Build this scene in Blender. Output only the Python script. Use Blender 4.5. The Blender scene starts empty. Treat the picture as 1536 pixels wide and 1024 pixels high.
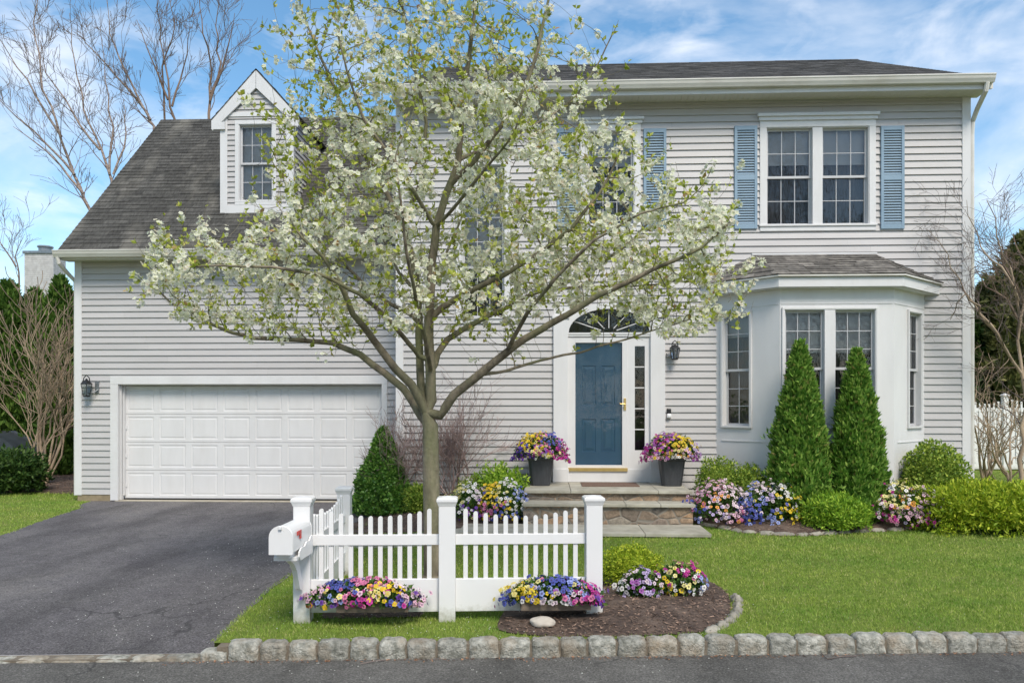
import bpy, bmesh, math, random
import numpy as np
from mathutils import Vector, Matrix, kdtree, noise as mnoise

R = random.Random(7)
NR = np.random.RandomState(11)
S = bpy.context.scene
C = S.collection
sin, cos, pi, rad = math.sin, math.cos, math.pi, math.radians

# ---------------------------------------------------------------- survey helpers
AY = rad(2.5); FP = 1150.0; CX = 768.0; HOR = 606.0; HC = 1.8
CA, SA = cos(AY), sin(AY)

def XZ(px, py, Y):
    """point of the wall plane at depth Y seen along a sight line"""
    k = (px - CX) / FP
    X = Y * (k * CA - SA) / (CA + k * SA)
    t = -X * SA + Y * CA
    return X, HC - (py - HOR) / FP * t

def GR(px, py, z=0.0):
    """ground point (height z) on a sight line"""
    t = (HC - z) * FP / (py - HOR)
    u = (px - CX) / FP * t
    return (u * CA - t * SA, u * SA + t * CA)

def TP(px, py, t):
    """point at camera distance t"""
    u = (px - CX) / FP * t
    return Vector((u * CA - t * SA, u * SA + t * CA, HC - (py - HOR) / FP * t))

def wx(px, Y): return XZ(px, HOR, Y)[0]
def wz(px, py, Y): return XZ(px, py, Y)[1]

# ---------------------------------------------------------------- materials
def nodes(m):
    m.use_nodes = True
    nt = m.node_tree
    nt.nodes.clear()
    return nt, nt.nodes, nt.links

def ramp(nt, fac, stops):
    r = nt.nodes.new('ShaderNodeValToRGB')
    el = r.color_ramp.elements
    while len(el) < len(stops): el.new(0.5)
    for e, (p, c) in zip(el, stops):
        e.position = p
        e.color = (*c, 1) if len(c) == 3 else c
    nt.links.new(fac, r.inputs[0])
    return r.outputs[0]

def noise(nt, scale, detail=4, rough=0.6, stretch=None, coord='Object'):
    tc = nt.nodes.new('ShaderNodeTexCoord')
    n = nt.nodes.new('ShaderNodeTexNoise')
    n.inputs['Scale'].default_value = scale
    n.inputs['Detail'].default_value = detail
    n.inputs['Roughness'].default_value = rough
    src = tc.outputs[coord]
    if stretch:
        mp = nt.nodes.new('ShaderNodeMapping')
        mp.inputs['Scale'].default_value = stretch
        nt.links.new(src, mp.inputs[0]); src = mp.outputs[0]
    nt.links.new(src, n.inputs['Vector'])
    return n.outputs['Fac']

def mixc(nt, fac, a, b, mode='MIX'):
    m = nt.nodes.new('ShaderNodeMix'); m.data_type = 'RGBA'; m.blend_type = mode
    for s, v in ((0, fac), (6, a), (7, b)):
        if isinstance(v, (int, float)): m.inputs[s].default_value = v
        elif isinstance(v, tuple): m.inputs[s].default_value = (*v, 1)
        else: nt.links.new(v, m.inputs[s])
    return m.outputs[2]

def island(nt, lo, hi):
    g = nt.nodes.new('ShaderNodeNewGeometry')
    mr = nt.nodes.new('ShaderNodeMapRange')
    mr.inputs['To Min'].default_value = lo; mr.inputs['To Max'].default_value = hi
    nt.links.new(g.outputs['Random Per Island'], mr.inputs[0])
    return mr.outputs[0]

def bump(nt, h, strength, dist=0.01):
    b = nt.nodes.new('ShaderNodeBump')
    b.inputs['Strength'].default_value = strength
    b.inputs['Distance'].default_value = dist
    nt.links.new(h, b.inputs['Height'])
    return b.outputs[0]

MATS = {}
def surf(name, c1, c2=None, scale=3.0, rough=0.6, isl=0.0, bmp=0.0, bscale=60, bdist=0.01, stretch=None,
         c3=None, scale3=0.7, metal=0.0, spec=0.5, stops=(0.35, 0.65), f3=(0.45, 0.7), detail=5):
    m = bpy.data.materials.new(name); MATS[name] = m
    nt, N, L = nodes(m)
    p = N.new('ShaderNodeBsdfPrincipled'); o = N.new('ShaderNodeOutputMaterial')
    L.new(p.outputs[0], o.inputs[0])
    c2 = c2 or tuple(x * 0.9 for x in c1)
    col = ramp(nt, noise(nt, scale, detail, 0.6, stretch), [(stops[0], c1), (stops[1], c2)])
    if c3:
        w = ramp(nt, noise(nt, scale3, 4, 0.6, stretch), [(f3[0], (0, 0, 0)), (f3[1], (1, 1, 1))])
        col = mixc(nt, w, col, c3)
    if isl:
        g = N.new('ShaderNodeCombineColor')
        v = island(nt, 1 - isl, 1 + isl)
        for i in range(3): L.new(v, g.inputs[i])
        col = mixc(nt, 1.0, col, g.outputs[0], 'MULTIPLY')
    L.new(col, p.inputs['Base Color'])
    p.inputs['Roughness'].default_value = rough
    p.inputs['Metallic'].default_value = metal
    p.inputs['Specular IOR Level'].default_value = spec
    if bmp: L.new(bump(nt, noise(nt, bscale, 5, 0.65), bmp, bdist), p.inputs['Normal'])
    return m

def leafmat(name, stops, trans=0.3, rough=0.55, attr=None, spec=0.25):
    m = bpy.data.materials.new(name); MATS[name] = m
    nt, N, L = nodes(m)
    p = N.new('ShaderNodeBsdfPrincipled'); o = N.new('ShaderNodeOutputMaterial')
    t = N.new('ShaderNodeBsdfTranslucent'); mx = N.new('ShaderNodeMixShader')
    if attr:
        a = N.new('ShaderNodeAttribute'); a.attribute_name = attr; col = a.outputs[0]
    else:
        col = ramp(nt, island(nt, 0, 1), stops)
    L.new(col, p.inputs['Base Color']); L.new(col, t.inputs[0])
    p.inputs['Roughness'].default_value = rough
    p.inputs['Specular IOR Level'].default_value = spec
    mx.inputs[0].default_value = trans
    L.new(p.outputs[0], mx.inputs[1]); L.new(t.outputs[0], mx.inputs[2]); L.new(mx.outputs[0], o.inputs[0])
    return m

surf('sash_paint', (0.52, 0.52, 0.525), (0.47, 0.47, 0.48), 3.0, 0.45)
surf('siding', (0.480, 0.464, 0.454), (0.438, 0.424, 0.415), 2.5, 0.5, isl=0.04, c3=(0.445, 0.425, 0.415), scale3=0.9, stretch=(0.4, 1, 2.2), f3=(0.5, 0.85))
surf('trim', (0.675, 0.668, 0.662), (0.63, 0.624, 0.62), 2.0, 0.45, bmp=0.08, bscale=30, c3=(0.60, 0.59, 0.575), scale3=2.2, stretch=(1.6, 1, .5), f3=(0.5, .85))
surf('vinyl', (0.75, 0.745, 0.735), (0.74, 0.735, 0.73), 3.0, 0.3, c3=(0.72, 0.73, 0.70), scale3=5, f3=(0.6, 0.9))
surf('gutter', (0.68, 0.66, 0.61), (0.62, 0.60, 0.55), 2.0, 0.4, c3=(0.54, 0.51, 0.45), scale3=3, stretch=(0.5, 1, 1))
surf('soffit', (0.66, 0.63, 0.57), (0.62, 0.59, 0.53), 2.0, 0.6)
surf('shingle', (0.095, 0.092, 0.083), (0.048, 0.046, 0.042), 26, 0.92, isl=0.24, bmp=0.8, bscale=110, bdist=0.004,
     c3=(0.19, 0.178, 0.152), scale3=1.1, stretch=(1.5, 0.35, 0.35), f3=(0.5, 0.8), spec=0.15)
surf('shingle_dark', (0.095, 0.092, 0.088), (0.050, 0.048, 0.046), 26, 0.92, isl=0.4, bmp=0.8, bscale=110, bdist=0.004,
     c3=(0.14, 0.133, 0.122), scale3=2.5, f3=(0.5, 0.8), spec=0.15)
surf('bay_shingle', (0.225, 0.208, 0.185), (0.11, 0.102, 0.094), 9, 0.92, isl=0.35, bmp=0.6, bscale=90, bdist=0.004, spec=0.15)
surf('shutter_blue', (0.235, 0.335, 0.425), (0.20, 0.295, 0.38), 3, 0.5, bmp=0.05)
surf('door_blue', (0.135, 0.29, 0.44), (0.115, 0.26, 0.40), 2.5, 0.35, bmp=0.05, bscale=30)
surf('brass', (0.70, 0.50, 0.20), (0.58, 0.40, 0.14), 6, 0.35, metal=0.8)
surf('dark_metal', (0.035, 0.036, 0.038), (0.02, 0.02, 0.022), 9, 0.4, metal=0.5)
surf('pewter', (0.30, 0.32, 0.33), (0.22, 0.23, 0.24), 9, 0.4, metal=0.7)
surf('black_plastic', (0.015, 0.015, 0.017), rough=0.35)
surf('red_flag', (0.62, 0.04, 0.03), rough=0.45)
surf('pot', (0.050, 0.053, 0.060), (0.035, 0.037, 0.042), 8, 0.55, stretch=(6, 6, 0.6), bmp=0.2, bscale=30)
surf('soil', (0.035, 0.024, 0.016), (0.06, 0.04, 0.028), 30, 0.95, bmp=1, bscale=60)
surf('mulch', (0.115, 0.075, 0.055), (0.050, 0.033, 0.025), 28, 0.95, bmp=1, bscale=70, bdist=0.02, c3=(0.17, 0.12, 0.09), scale3=4)
surf('chips', (0.27, 0.18, 0.13), (0.12, 0.078, 0.056), 20, 0.9, isl=0.6)
surf('wood_box', (0.20, 0.155, 0.115), (0.13, 0.10, 0.075), 7, 0.85, stretch=(0.6, 4, 9), bmp=0.4, bscale=30)
surf('bluestone', (0.37, 0.345, 0.275), (0.27, 0.255, 0.205), 6, 0.8, isl=0.10, bmp=0.35, bscale=45, bdist=0.005, c3=(0.44, 0.42, 0.35), scale3=2)
surf('concrete', (0.44, 0.40, 0.32), (0.33, 0.29, 0.22), 7, 0.9, bmp=0.5, bscale=60)
surf('foundation', (0.30, 0.24, 0.15), (0.22, 0.175, 0.11), 9, 0.9, bmp=0.5, bscale=60)
surf('granite', (0.52, 0.505, 0.44), (0.20, 0.20, 0.165), 21, 0.85, isl=0.18, bmp=1.0, bscale=48, bdist=0.03, c3=(0.34, 0.26, 0.175), scale3=3.5, f3=(0.48, 0.75))
surf('mortar', (0.21, 0.175, 0.13), (0.14, 0.115, 0.085), 20, 0.95, bmp=0.8, bscale=60)
surf('fieldstone', (0.36, 0.33, 0.27), (0.20, 0.185, 0.155), 11, 0.9, isl=0.2, bmp=0.8, bscale=30, bdist=0.01)
surf('rock', (0.52, 0.47, 0.40), (0.42, 0.37, 0.31), 8, 0.85, bmp=0.4, bscale=20)
surf('mat_brown', (0.17, 0.105, 0.075), (0.12, 0.075, 0.055), 40, 0.95, bmp=0.6, bscale=150)
surf('bark', (0.28, 0.235, 0.165), (0.09, 0.072, 0.05), 12, 0.9, stretch=(1, 1, 0.35), bmp=0.9, bscale=32, bdist=0.012,
     c3=(0.17, 0.18, 0.085), scale3=3.2, f3=(0.42, 0.7))
surf('bark_brown', (0.44, 0.335, 0.23), (0.24, 0.175, 0.12), 6, 0.9, isl=0.2, stretch=(1, 1, 0.3), bmp=0.5)
surf('bark_grey', (0.20, 0.155, 0.135), (0.10, 0.075, 0.065), 6, 0.9, isl=0.2)
surf('bark_birch', (0.40, 0.32, 0.27), (0.12, 0.08, 0.065), 7, 0.85, isl=0.12, stretch=(1, 1, 3))
surf('bark_twig', (0.24, 0.165, 0.12), (0.12, 0.08, 0.06), 6, 0.9, isl=0.2, stretch=(1, 1, 0.3))
surf('bark_pink', (0.36, 0.26, 0.235), (0.22, 0.155, 0.14), 9, 0.9, isl=0.25)
surf('whitebrick', (0.60, 0.58, 0.57), (0.46, 0.44, 0.43), 9, 0.9, bmp=0.5)
surf('tarp', (0.05, 0.06, 0.072), (0.035, 0.04, 0.05), 4, 0.4)
surf('curtain', (0.17, 0.155, 0.145), (0.09, 0.08, 0.075), 9, 0.9, stretch=(3, 1, 0.4))
surf('blind', (0.62, 0.61, 0.60), (0.55, 0.54, 0.53), 3, 0.8)
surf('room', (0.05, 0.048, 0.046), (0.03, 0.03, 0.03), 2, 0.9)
surf('litter', (0.34, 0.17, 0.09), (0.20, 0.11, 0.06), 20, 0.9, isl=0.5)

def asphalt(name, c1, c2, c3):
    m = bpy.data.materials.new(name); MATS[name] = m
    nt, N, L = nodes(m)
    p = N.new('ShaderNodeBsdfPrincipled'); o = N.new('ShaderNodeOutputMaterial'); L.new(p.outputs[0], o.inputs[0])
    fine = ramp(nt, noise(nt, 62, 5, 0.85), [(0.34, (0.35,) * 3), (0.5, (1.0,) * 3), (0.66, (1.9,) * 3)])
    big = ramp(nt, noise(nt, 0.8, 6, 0.65, (1, 0.6, 1)), [(0.35, c1), (0.55, c2), (0.75, c3)])
    mid = ramp(nt, noise(nt, 9, 4, 0.7), [(0.3, (0.82,) * 3), (0.7, (1.16,) * 3)])
    col = mixc(nt, 1.0, big, fine, 'MULTIPLY'); col = mixc(nt, 1.0, col, mid, 'MULTIPLY')
    st = ramp(nt, noise(nt, 1.7, 3, 0.5, (1, .35, 1)), [(0.36, (0.78,) * 3), (0.5, (1.0,) * 3), (0.66, (1.12,) * 3)])
    col = mixc(nt, 1.0, col, st, 'MULTIPLY')
    vo = N.new('ShaderNodeTexVoronoi'); vo.feature = 'DISTANCE_TO_EDGE'; vo.inputs['Scale'].default_value = .55
    tcc = N.new('ShaderNodeTexCoord'); nn_ = N.new('ShaderNodeTexNoise'); nn_.inputs['Scale'].default_value = 1.6; nn_.inputs['Detail'].default_value = 6
    L.new(tcc.outputs['Object'], nn_.inputs['Vector']); va = N.new('ShaderNodeVectorMath'); va.operation = 'MULTIPLY_ADD'; va.inputs[1].default_value = (.9, .9, .9)
    L.new(nn_.outputs['Color'], va.inputs[0]); L.new(tcc.outputs['Object'], va.inputs[2]); L.new(va.outputs[0], vo.inputs['Vector'])
    ck = ramp(nt, vo.outputs[0], [(0.0, (.55,) * 3), (0.004, (0.6,) * 3), (0.007, (0,) * 3)])
    gate = ramp(nt, noise(nt, .5, 2, 0.5), [(0.5, (0,) * 3), (0.6, (1,) * 3)])
    ck = mixc(nt, 1.0, ck, gate, 'MULTIPLY')
    col = mixc(nt, ck, col, (0.03, 0.03, 0.03))
    sp = ramp(nt, noise(nt, 35, 2, 0.5), [(0.70, (0,) * 3), (0.74, (.6,) * 3)])
    col = mixc(nt, sp, col, (0.36, 0.35, 0.33))
    L.new(col, p.inputs['Base Color']); p.inputs['Roughness'].default_value = 0.88
    p.inputs['Specular IOR Level'].default_value = 0.2
    L.new(bump(nt, noise(nt, 80, 5, 0.8), 1.0, 0.012), p.inputs['Normal'])
asphalt('asphalt_drive', (0.105, 0.098, 0.102), (0.140, 0.132, 0.132), (0.185, 0.172, 0.160))
asphalt('asphalt_road', (0.115, 0.110, 0.100), (0.140, 0.134, 0.122), (0.17, 0.163, 0.150))

m = surf('lawn', (0.19, 0.245, 0.050), (0.115, 0.165, 0.032), 14, 0.95, bmp=0.8, bscale=90, c3=(0.16, 0.17, 0.055), scale3=1.2, f3=(0.5, 0.8), spec=0.1)

def stone_wall_mat():
    m = bpy.data.materials.new('stone_veneer'); MATS['stone_veneer'] = m
    nt, N, L = nodes(m)
    p = N.new('ShaderNodeBsdfPrincipled'); o = N.new('ShaderNodeOutputMaterial'); L.new(p.outputs[0], o.inputs[0])
    tc = N.new('ShaderNodeTexCoord'); mp = N.new('ShaderNodeMapping'); mp.inputs['Scale'].default_value = (4.2, 4.2, 7.5)
    L.new(tc.outputs['Object'], mp.inputs[0])
    v = N.new('ShaderNodeTexVoronoi'); v.inputs['Scale'].default_value = 1.0; L.new(mp.outputs[0], v.inputs['Vector'])
    e = N.new('ShaderNodeTexVoronoi'); e.feature = 'DISTANCE_TO_EDGE'; e.inputs['Scale'].default_value = 1.0; L.new(mp.outputs[0], e.inputs['Vector'])
    s = N.new('ShaderNodeSeparateColor'); L.new(v.outputs['Color'], s.inputs[0])
    c = ramp(nt, s.outputs[0], [(0.0, (0.12, 0.105, 0.09)), (0.3, (0.24, 0.175, 0.12)), (0.55, (0.27, 0.24, 0.195)), (0.8, (0.36, 0.225, 0.13)), (1.0, (0.17, 0.155, 0.14))])
    n = ramp(nt, noise(nt, 22, 6, 0.75), [(0.3, (0.45,) * 3), (0.7, (1.4,) * 3)])
    c = mixc(nt, 1.0, c, n, 'MULTIPLY')
    j = ramp(nt, e.outputs[0], [(0.02, (1, 1, 1)), (0.06, (0, 0, 0))])
    c = mixc(nt, j, c, (0.20, 0.18, 0.15))
    L.new(c, p.inputs['Base Color']); p.inputs['Roughness'].default_value = 0.85
    h = ramp(nt, e.outputs[0], [(0.0, (0, 0, 0)), (0.12, (1, 1, 1))])
    L.new(bump(nt, h, 0.8, 0.012), p.inputs['Normal'])
stone_wall_mat()

def glass_mat(name, refl, tint):
    m = bpy.data.materials.new(name); MATS[name] = m
    nt, N, L = nodes(m)
    o = N.new('ShaderNodeOutputMaterial'); g = N.new('ShaderNodeBsdfGlossy'); t = N.new('ShaderNodeBsdfTransparent')
    g.inputs['Roughness'].default_value = 0.03
    t.inputs[0].default_value = (*tint, 1)
    f = N.new('ShaderNodeLayerWeight'); f.inputs[0].default_value = 0.35
    mr = N.new('ShaderNodeMapRange'); mr.inputs['To Min'].default_value = refl; mr.inputs['To Max'].default_value = 0.9
    L.new(f.outputs['Fresnel'], mr.inputs[0])
    mx = N.new('ShaderNodeMixShader'); L.new(mr.outputs[0], mx.inputs[0]); L.new(t.outputs[0], mx.inputs[1]); L.new(g.outputs[0], mx.inputs[2])
    L.new(mx.outputs[0], o.inputs[0])
    g.inputs[0].default_value = (0.9, 0.92, 0.95, 1)
    L.new(bump(nt, noise(nt, 3.0, 3, 0.5), 0.12, 0.05), g.inputs['Normal'])
glass_mat('glass', 0.02, (0.75, 0.77, 0.78))
glass_mat('storm_glass', 0.0, (0.93, 0.95, 0.96))

G = leafmat
G('leaf_boxwood', [(0, (0.065, 0.14, 0.016)), (0.45, (0.19, 0.30, 0.035)), (1, (0.46, 0.54, 0.09))])
G('leaf_yellow', [(0, (0.14, 0.23, 0.014)), (0.5, (0.33, 0.44, 0.025)), (1, (0.56, 0.60, 0.06))])
G('leaf_lime', [(0, (0.10, 0.22, 0.018)), (0.5, (0.24, 0.42, 0.035)), (1, (0.46, 0.60, 0.07))])
G('leaf_cedar', [(0, (0.055, 0.15, 0.02)), (0.45, (0.16, 0.32, 0.045)), (0.96, (0.40, 0.56, 0.12)), (1, (0.34, 0.24, 0.10))])
G('leaf_screen', [(0, (0.03, 0.08, 0.012)), (0.5, (0.085, 0.17, 0.026)), (1, (0.20, 0.31, 0.06))])
G('leaf_holly', [(0, (0.04, 0.13, 0.018)), (0.5, (0.115, 0.26, 0.038)), (1, (0.27, 0.45, 0.09))], spec=0.5, rough=0.4)
G('leaf_dark', [(0, (0.018, 0.048, 0.010)), (0.5, (0.042, 0.092, 0.018)), (1, (0.10, 0.165, 0.036))])
G('leaf_olive', [(0, (0.05, 0.06, 0.018)), (0.5, (0.11, 0.125, 0.035)), (1, (0.24, 0.23, 0.08))])
G('leaf_far', [(0, (0.03, 0.03, 0.016)), (0.5, (0.055, 0.055, 0.028)), (1, (0.11, 0.10, 0.06))])
G('leaf_under', [(0, (0.03, 0.08, 0.014)), (0.5, (0.07, 0.15, 0.028)), (1, (0.14, 0.25, 0.045))])
G('leaf_spring', [(0, (0.24, 0.30, 0.03)), (0.5, (0.46, 0.52, 0.07)), (0.9, (0.66, 0.68, 0.20)), (1, (0.50, 0.28, 0.14))], trans=0.42)
G('blossom_white', None, trans=0.5, attr='Col', rough=0.7)
G('petal', None, trans=0.2, attr='Col', rough=0.6)
G('grass', [(0, (0.14, 0.24, 0.032)), (0.45, (0.25, 0.365, 0.055)), (0.85, (0.38, 0.47, 0.10)), (1, (0.50, 0.48, 0.22))], trans=0.25, spec=0.15)
nt = MATS['grass'].node_tree
p_ = [n for n in nt.nodes if n.type == 'BSDF_PRINCIPLED'][0]; t_ = [n for n in nt.nodes if n.type == 'BSDF_TRANSLUCENT'][0]
src_ = p_.inputs['Base Color'].links[0].from_socket
pm = ramp(nt, noise(nt, 1.3, 4, 0.6), [(0.35, (0.70, 0.86, 0.75)), (0.5, (1, 1, 1)), (0.68, (1.30, 1.12, 1.35))])
pm2 = ramp(nt, noise(nt, 7, 3, 0.6), [(0.3, (0.78, 0.84, 0.8)), (0.7, (1.15, 1.1, 1.1))])
cc_ = mixc(nt, 1.0, mixc(nt, 1.0, src_, pm, 'MULTIPLY'), pm2, 'MULTIPLY')
nt.links.new(cc_, p_.inputs['Base Color']); nt.links.new(cc_, t_.inputs[0])
def ground_dirt(name, col, top, amount=0.75):
    """splashed soil on the lowest part of a thing"""
    nt = MATS[name].node_tree; p = [n for n in nt.nodes if n.type == 'BSDF_PRINCIPLED'][0]; src = p.inputs['Base Color'].links[0].from_socket
    tc = nt.nodes.new('ShaderNodeTexCoord'); sx = nt.nodes.new('ShaderNodeSeparateXYZ'); nt.links.new(tc.outputs['Object'], sx.inputs[0])
    ad = nt.nodes.new('ShaderNodeMath'); ad.operation = 'MULTIPLY_ADD'; nt.links.new(noise(nt, 22, 5, 0.7), ad.inputs[0]); ad.inputs[1].default_value = top * 1.6; ad.inputs[2].default_value = -top * .8
    sb = nt.nodes.new('ShaderNodeMath'); sb.operation = 'ADD'; nt.links.new(sx.outputs[2], sb.inputs[0]); nt.links.new(ad.outputs[0], sb.inputs[1])
    f = ramp(nt, sb.outputs[0], [(0.0, (amount,) * 3), (top, (0, 0, 0))])
    nt.links.new(mixc(nt, f, src, col), p.inputs['Base Color'])
ground_dirt('vinyl', (0.30, 0.29, 0.20), .13)


# ---------------------------------------------------------------- object helpers
def prop(o, label=None, cat=None, group=None, kind=None):
    for k, v in (('label', label), ('category', cat), ('group', group), ('kind', kind)):
        if v: o[k] = v
    return o

def empty(name, loc=(0, 0, 0), label=None, cat=None, group=None):
    o = bpy.data.objects.new(name, None); C.objects.link(o)
    o.location = loc; o.empty_display_size = 0.2
    return prop(o, label, cat, group)

def link(name, me, mat, parent=None, world=True):
    o = bpy.data.objects.new(name, me); C.objects.link(o)
    if mat and not me.materials: me.materials.append(MATS[mat])
    if parent is not None:
        o.parent = parent
        if world:
            b = parent; L = Vector((0, 0, 0))
            while b is not None: L += b.location; b = b.parent
            o.location = -L
    return o

class MB:
    def __init__(s): s.v = []; s.f = []
    def quad(s, *p):
        b = len(s.v); s.v += [tuple(q) for q in p]; s.f.append(tuple(range(b, b + len(p))))
    def box(s, x0, x1, y0, y1, z0, z1):
        b = len(s.v)
        s.v += [(x, y, z) for z in (z0, z1) for y in (y0, y1) for x in (x0, x1)]
        s.f += [tuple(b + i for i in q) for q in ((0, 2, 3, 1), (4, 5, 7, 6), (0, 1, 5, 4), (1, 3, 7, 5), (3, 2, 6, 7), (2, 0, 4, 6))]
    def fbox(s, F, u0, u1, z0, z1, d0, d1):
        """box in a wall frame: u along the wall, z up, d outward"""
        b = len(s.v)
        s.v += [F(u, z, d) for z in (z0, z1) for d in (d1, d0) for u in (u0, u1)]
        s.f += [tuple(b + i for i in q) for q in ((0, 2, 3, 1), (4, 5, 7, 6), (0, 1, 5, 4), (1, 3, 7, 5), (3, 2, 6, 7), (2, 0, 4, 6))]
    def prism(s, pts, off):
        """closed polygon extruded by a vector"""
        b = len(s.v); n = len(pts); off = Vector(off)
        s.v += [tuple(p) for p in pts] + [tuple(Vector(p) + off) for p in pts]
        s.f.append(tuple(b + i for i in range(n))); s.f.append(tuple(b + n + i for i in reversed(range(n))))
        for i in range(n):
            j = (i + 1) % n
            s.f.append((b + i, b + j, b + n + j, b + n + i))
    def tube(s, pts, rr, n=6, cap=True):
        pts = [Vector(p) for p in pts]
        if not hasattr(rr, '__len__'): rr = [rr] * len(pts)
        b = len(s.v); up = None
        for i, p in enumerate(pts):
            d = (pts[min(i + 1, len(pts) - 1)] - pts[max(i - 1, 0)])
            if d.length < 1e-9: d = Vector((0, 0, 1))
            d.normalize()
            if up is None: up = Vector((0, 1, 0)) if abs(d.y) < 0.9 else Vector((1, 0, 0))
            a = d.cross(up)
            if a.length < 1e-6: a = d.orthogonal()
            a.normalize(); up = a.cross(d); up.normalize(); 
            up = -up if up.dot(a.cross(d)) < 0 else up
            for k in range(n):
                an = 2 * pi * k / n
                s.v.append(tuple(p + (a * cos(an) + up * sin(an)) * rr[i]))
        m = len(pts)
        for i in range(m - 1):
            for k in range(n):
                k2 = (k + 1) % n
                s.f.append((b + i * n + k, b + i * n + k2, b + (i + 1) * n + k2, b + (i + 1) * n + k))
        if cap and n > 3:
            s.f.append(tuple(b + k for k in reversed(range(n))))
            s.f.append(tuple(b + (m - 1) * n + k for k in range(n)))
    def lathe(s, prof, c, n=24, sx=1, sy=1, twist=0, square=0):
        b = len(s.v); m = len(prof)
        for r, z in prof:
            for k in range(n):
                a = 2 * pi * k / n + twist
                q = 1.0
                if square: q = 1 / max(abs(cos(a)), abs(sin(a))) ** square
                s.v.append((c[0] + r * cos(a) * sx * q, c[1] + r * sin(a) * sy * q, c[2] + z))
        for i in range(m - 1):
            for k in range(n):
                k2 = (k + 1) % n
                s.f.append((b + i * n + k, b + i * n + k2, b + (i + 1) * n + k2, b + (i + 1) * n + k))
        s.f.append(tuple(b + k for k in reversed(range(n))))
        s.f.append(tuple(b + (m - 1) * n + k for k in range(n)))
    def build(s, name, mat, parent=None, smooth=False, bevel=0):
        me = bpy.data.meshes.new(name); me.from_pydata(s.v, [], s.f); me.update()
        if smooth:
            me.polygons.foreach_set('use_smooth', [True] * len(me.polygons))
        o = link(name, me, mat, parent)
        if bevel:
            b = o.modifiers.new('bevel', 'BEVEL'); b.width = bevel; b.segments = 2; b.limit_method = 'ANGLE'; b.angle_limit = rad(40)
        return o

def npmesh(name, V, F, mat, parent=None, col=None, smooth=False):
    """V (n,3); F list of equal-size index rows"""
    me = bpy.data.meshes.new(name)
    F = np.asarray(F, np.int32); k = F.shape[1]
    me.vertices.add(len(V)); me.vertices.foreach_set('co', np.asarray(V, np.float32).ravel())
    me.loops.add(F.size); me.loops.foreach_set('vertex_index', F.ravel())
    me.polygons.add(len(F)); me.polygons.foreach_set('loop_start', np.arange(0, F.size, k, dtype=np.int32))
    if smooth: me.polygons.foreach_set('use_smooth', np.ones(len(F), bool))
    me.update(calc_edges=True)
    if col is not None:
        a = me.color_attributes.new('Col', 'FLOAT_COLOR', 'POINT')
        a.data.foreach_set('color', np.hstack([col, np.ones((len(col), 1))]).astype(np.float32).ravel())
    return link(name, me, mat, parent)

def unit(a): return a / np.maximum(np.linalg.norm(a, axis=1, keepdims=True), 1e-9)

def leaves_vf(P, D, Nn, Lh, W, fold=0.25):
    n = len(P)
    D = unit(D); Sd = unit(np.cross(D, Nn)); Nn = unit(np.cross(Sd, D))
    Lh = np.broadcast_to(Lh, (n,))[:, None]; W = np.broadcast_to(W, (n,))[:, None]
    a = P; b = P + D * Lh * 0.45 + Sd * W / 2 + Nn * W * fold
    c = P + D * Lh; d = P + D * Lh * 0.45 - Sd * W / 2 + Nn * W * fold
    V = np.stack([a, b, c, d], 1).reshape(-1, 3)
    i = np.arange(n)[:, None] * 4
    F = np.concatenate([i + [0, 1, 2], i + [0, 2, 3]], 0)
    return V, F

def rnd(n): return NR.normal(size=(n, 3))
# ================================================================ HOUSE
YM, YG = 12.8, 13.9          # main front wall, garage front wall
X0M, X1M = wx(594, YM), wx(1455, YM)
X0G = wx(113, YG)
ZS, ZSG = 6.80, 4.46         # soffit heights
house = empty('house', ((X0G + X1M) / 2, 16, 0),
    'pale lilac-grey clapboard house with blue door, garage wing, dormer and bay window', 'house')
FM = lambda u, z, d: (u, YM - d, z)
FG = lambda u, z, d: (u, YG - d, z)

def siding(F, u0, u1, z0, z1, openings=(), course=0.114, lap=0.024, ends=None, seed=1):
    """lap siding as real overlapping boards, broken at openings; ends(z)->(ua,ub)"""
    mb = MB(); rr = random.Random(seed); z = z0
    while z < z1 - 1e-4:
        zt = min(z + course, z1)
        cuts = sorted({z, zt} | {c for o in openings for c in (o[2], o[3]) if z < c < zt})
        for a, b in zip(cuts, cuts[1:]):
            ua, ub = ends((a + b) / 2) if ends else (u0, u1)
            iv = [(ua, ub)]
            for o in openings:
                if o[2] <= a + 1e-6 and o[3] >= b - 1e-6:
                    nv = []
                    for p, q in iv:
                        if o[1] <= p or o[0] >= q: nv.append((p, q)); continue
                        if o[0] > p: nv.append((p, o[0]))
                        if o[1] < q: nv.append((o[1], q))
                    iv = nv
            da = lap - (lap - 0.002) * (a - z) / course; db = lap - (lap - 0.002) * (b - z) / course
            for p, q in iv:
                segs = [p]
                x = p + rr.uniform(0.8, 3.6)
                while x < q - 0.5: segs.append(x); x += 3.66
                segs.append(q)
                for s0, s1 in zip(segs, segs[1:]):
                    e = 0.0012 if s1 < q else 0
                    mb.quad(F(s0, a, da), F(s1 - e, a, da), F(s1 - e, b, db), F(s0, b, db))
                    mb.quad(F(s0, a, 0), F(s1 - e, a, 0), F(s1 - e, a, da), F(s0, a, da))
                    mb.quad(F(s0, b, db), F(s1 - e, b, db), F(s1 - e, b, 0), F(s0, b, 0))
        z = zt
    return mb

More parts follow.
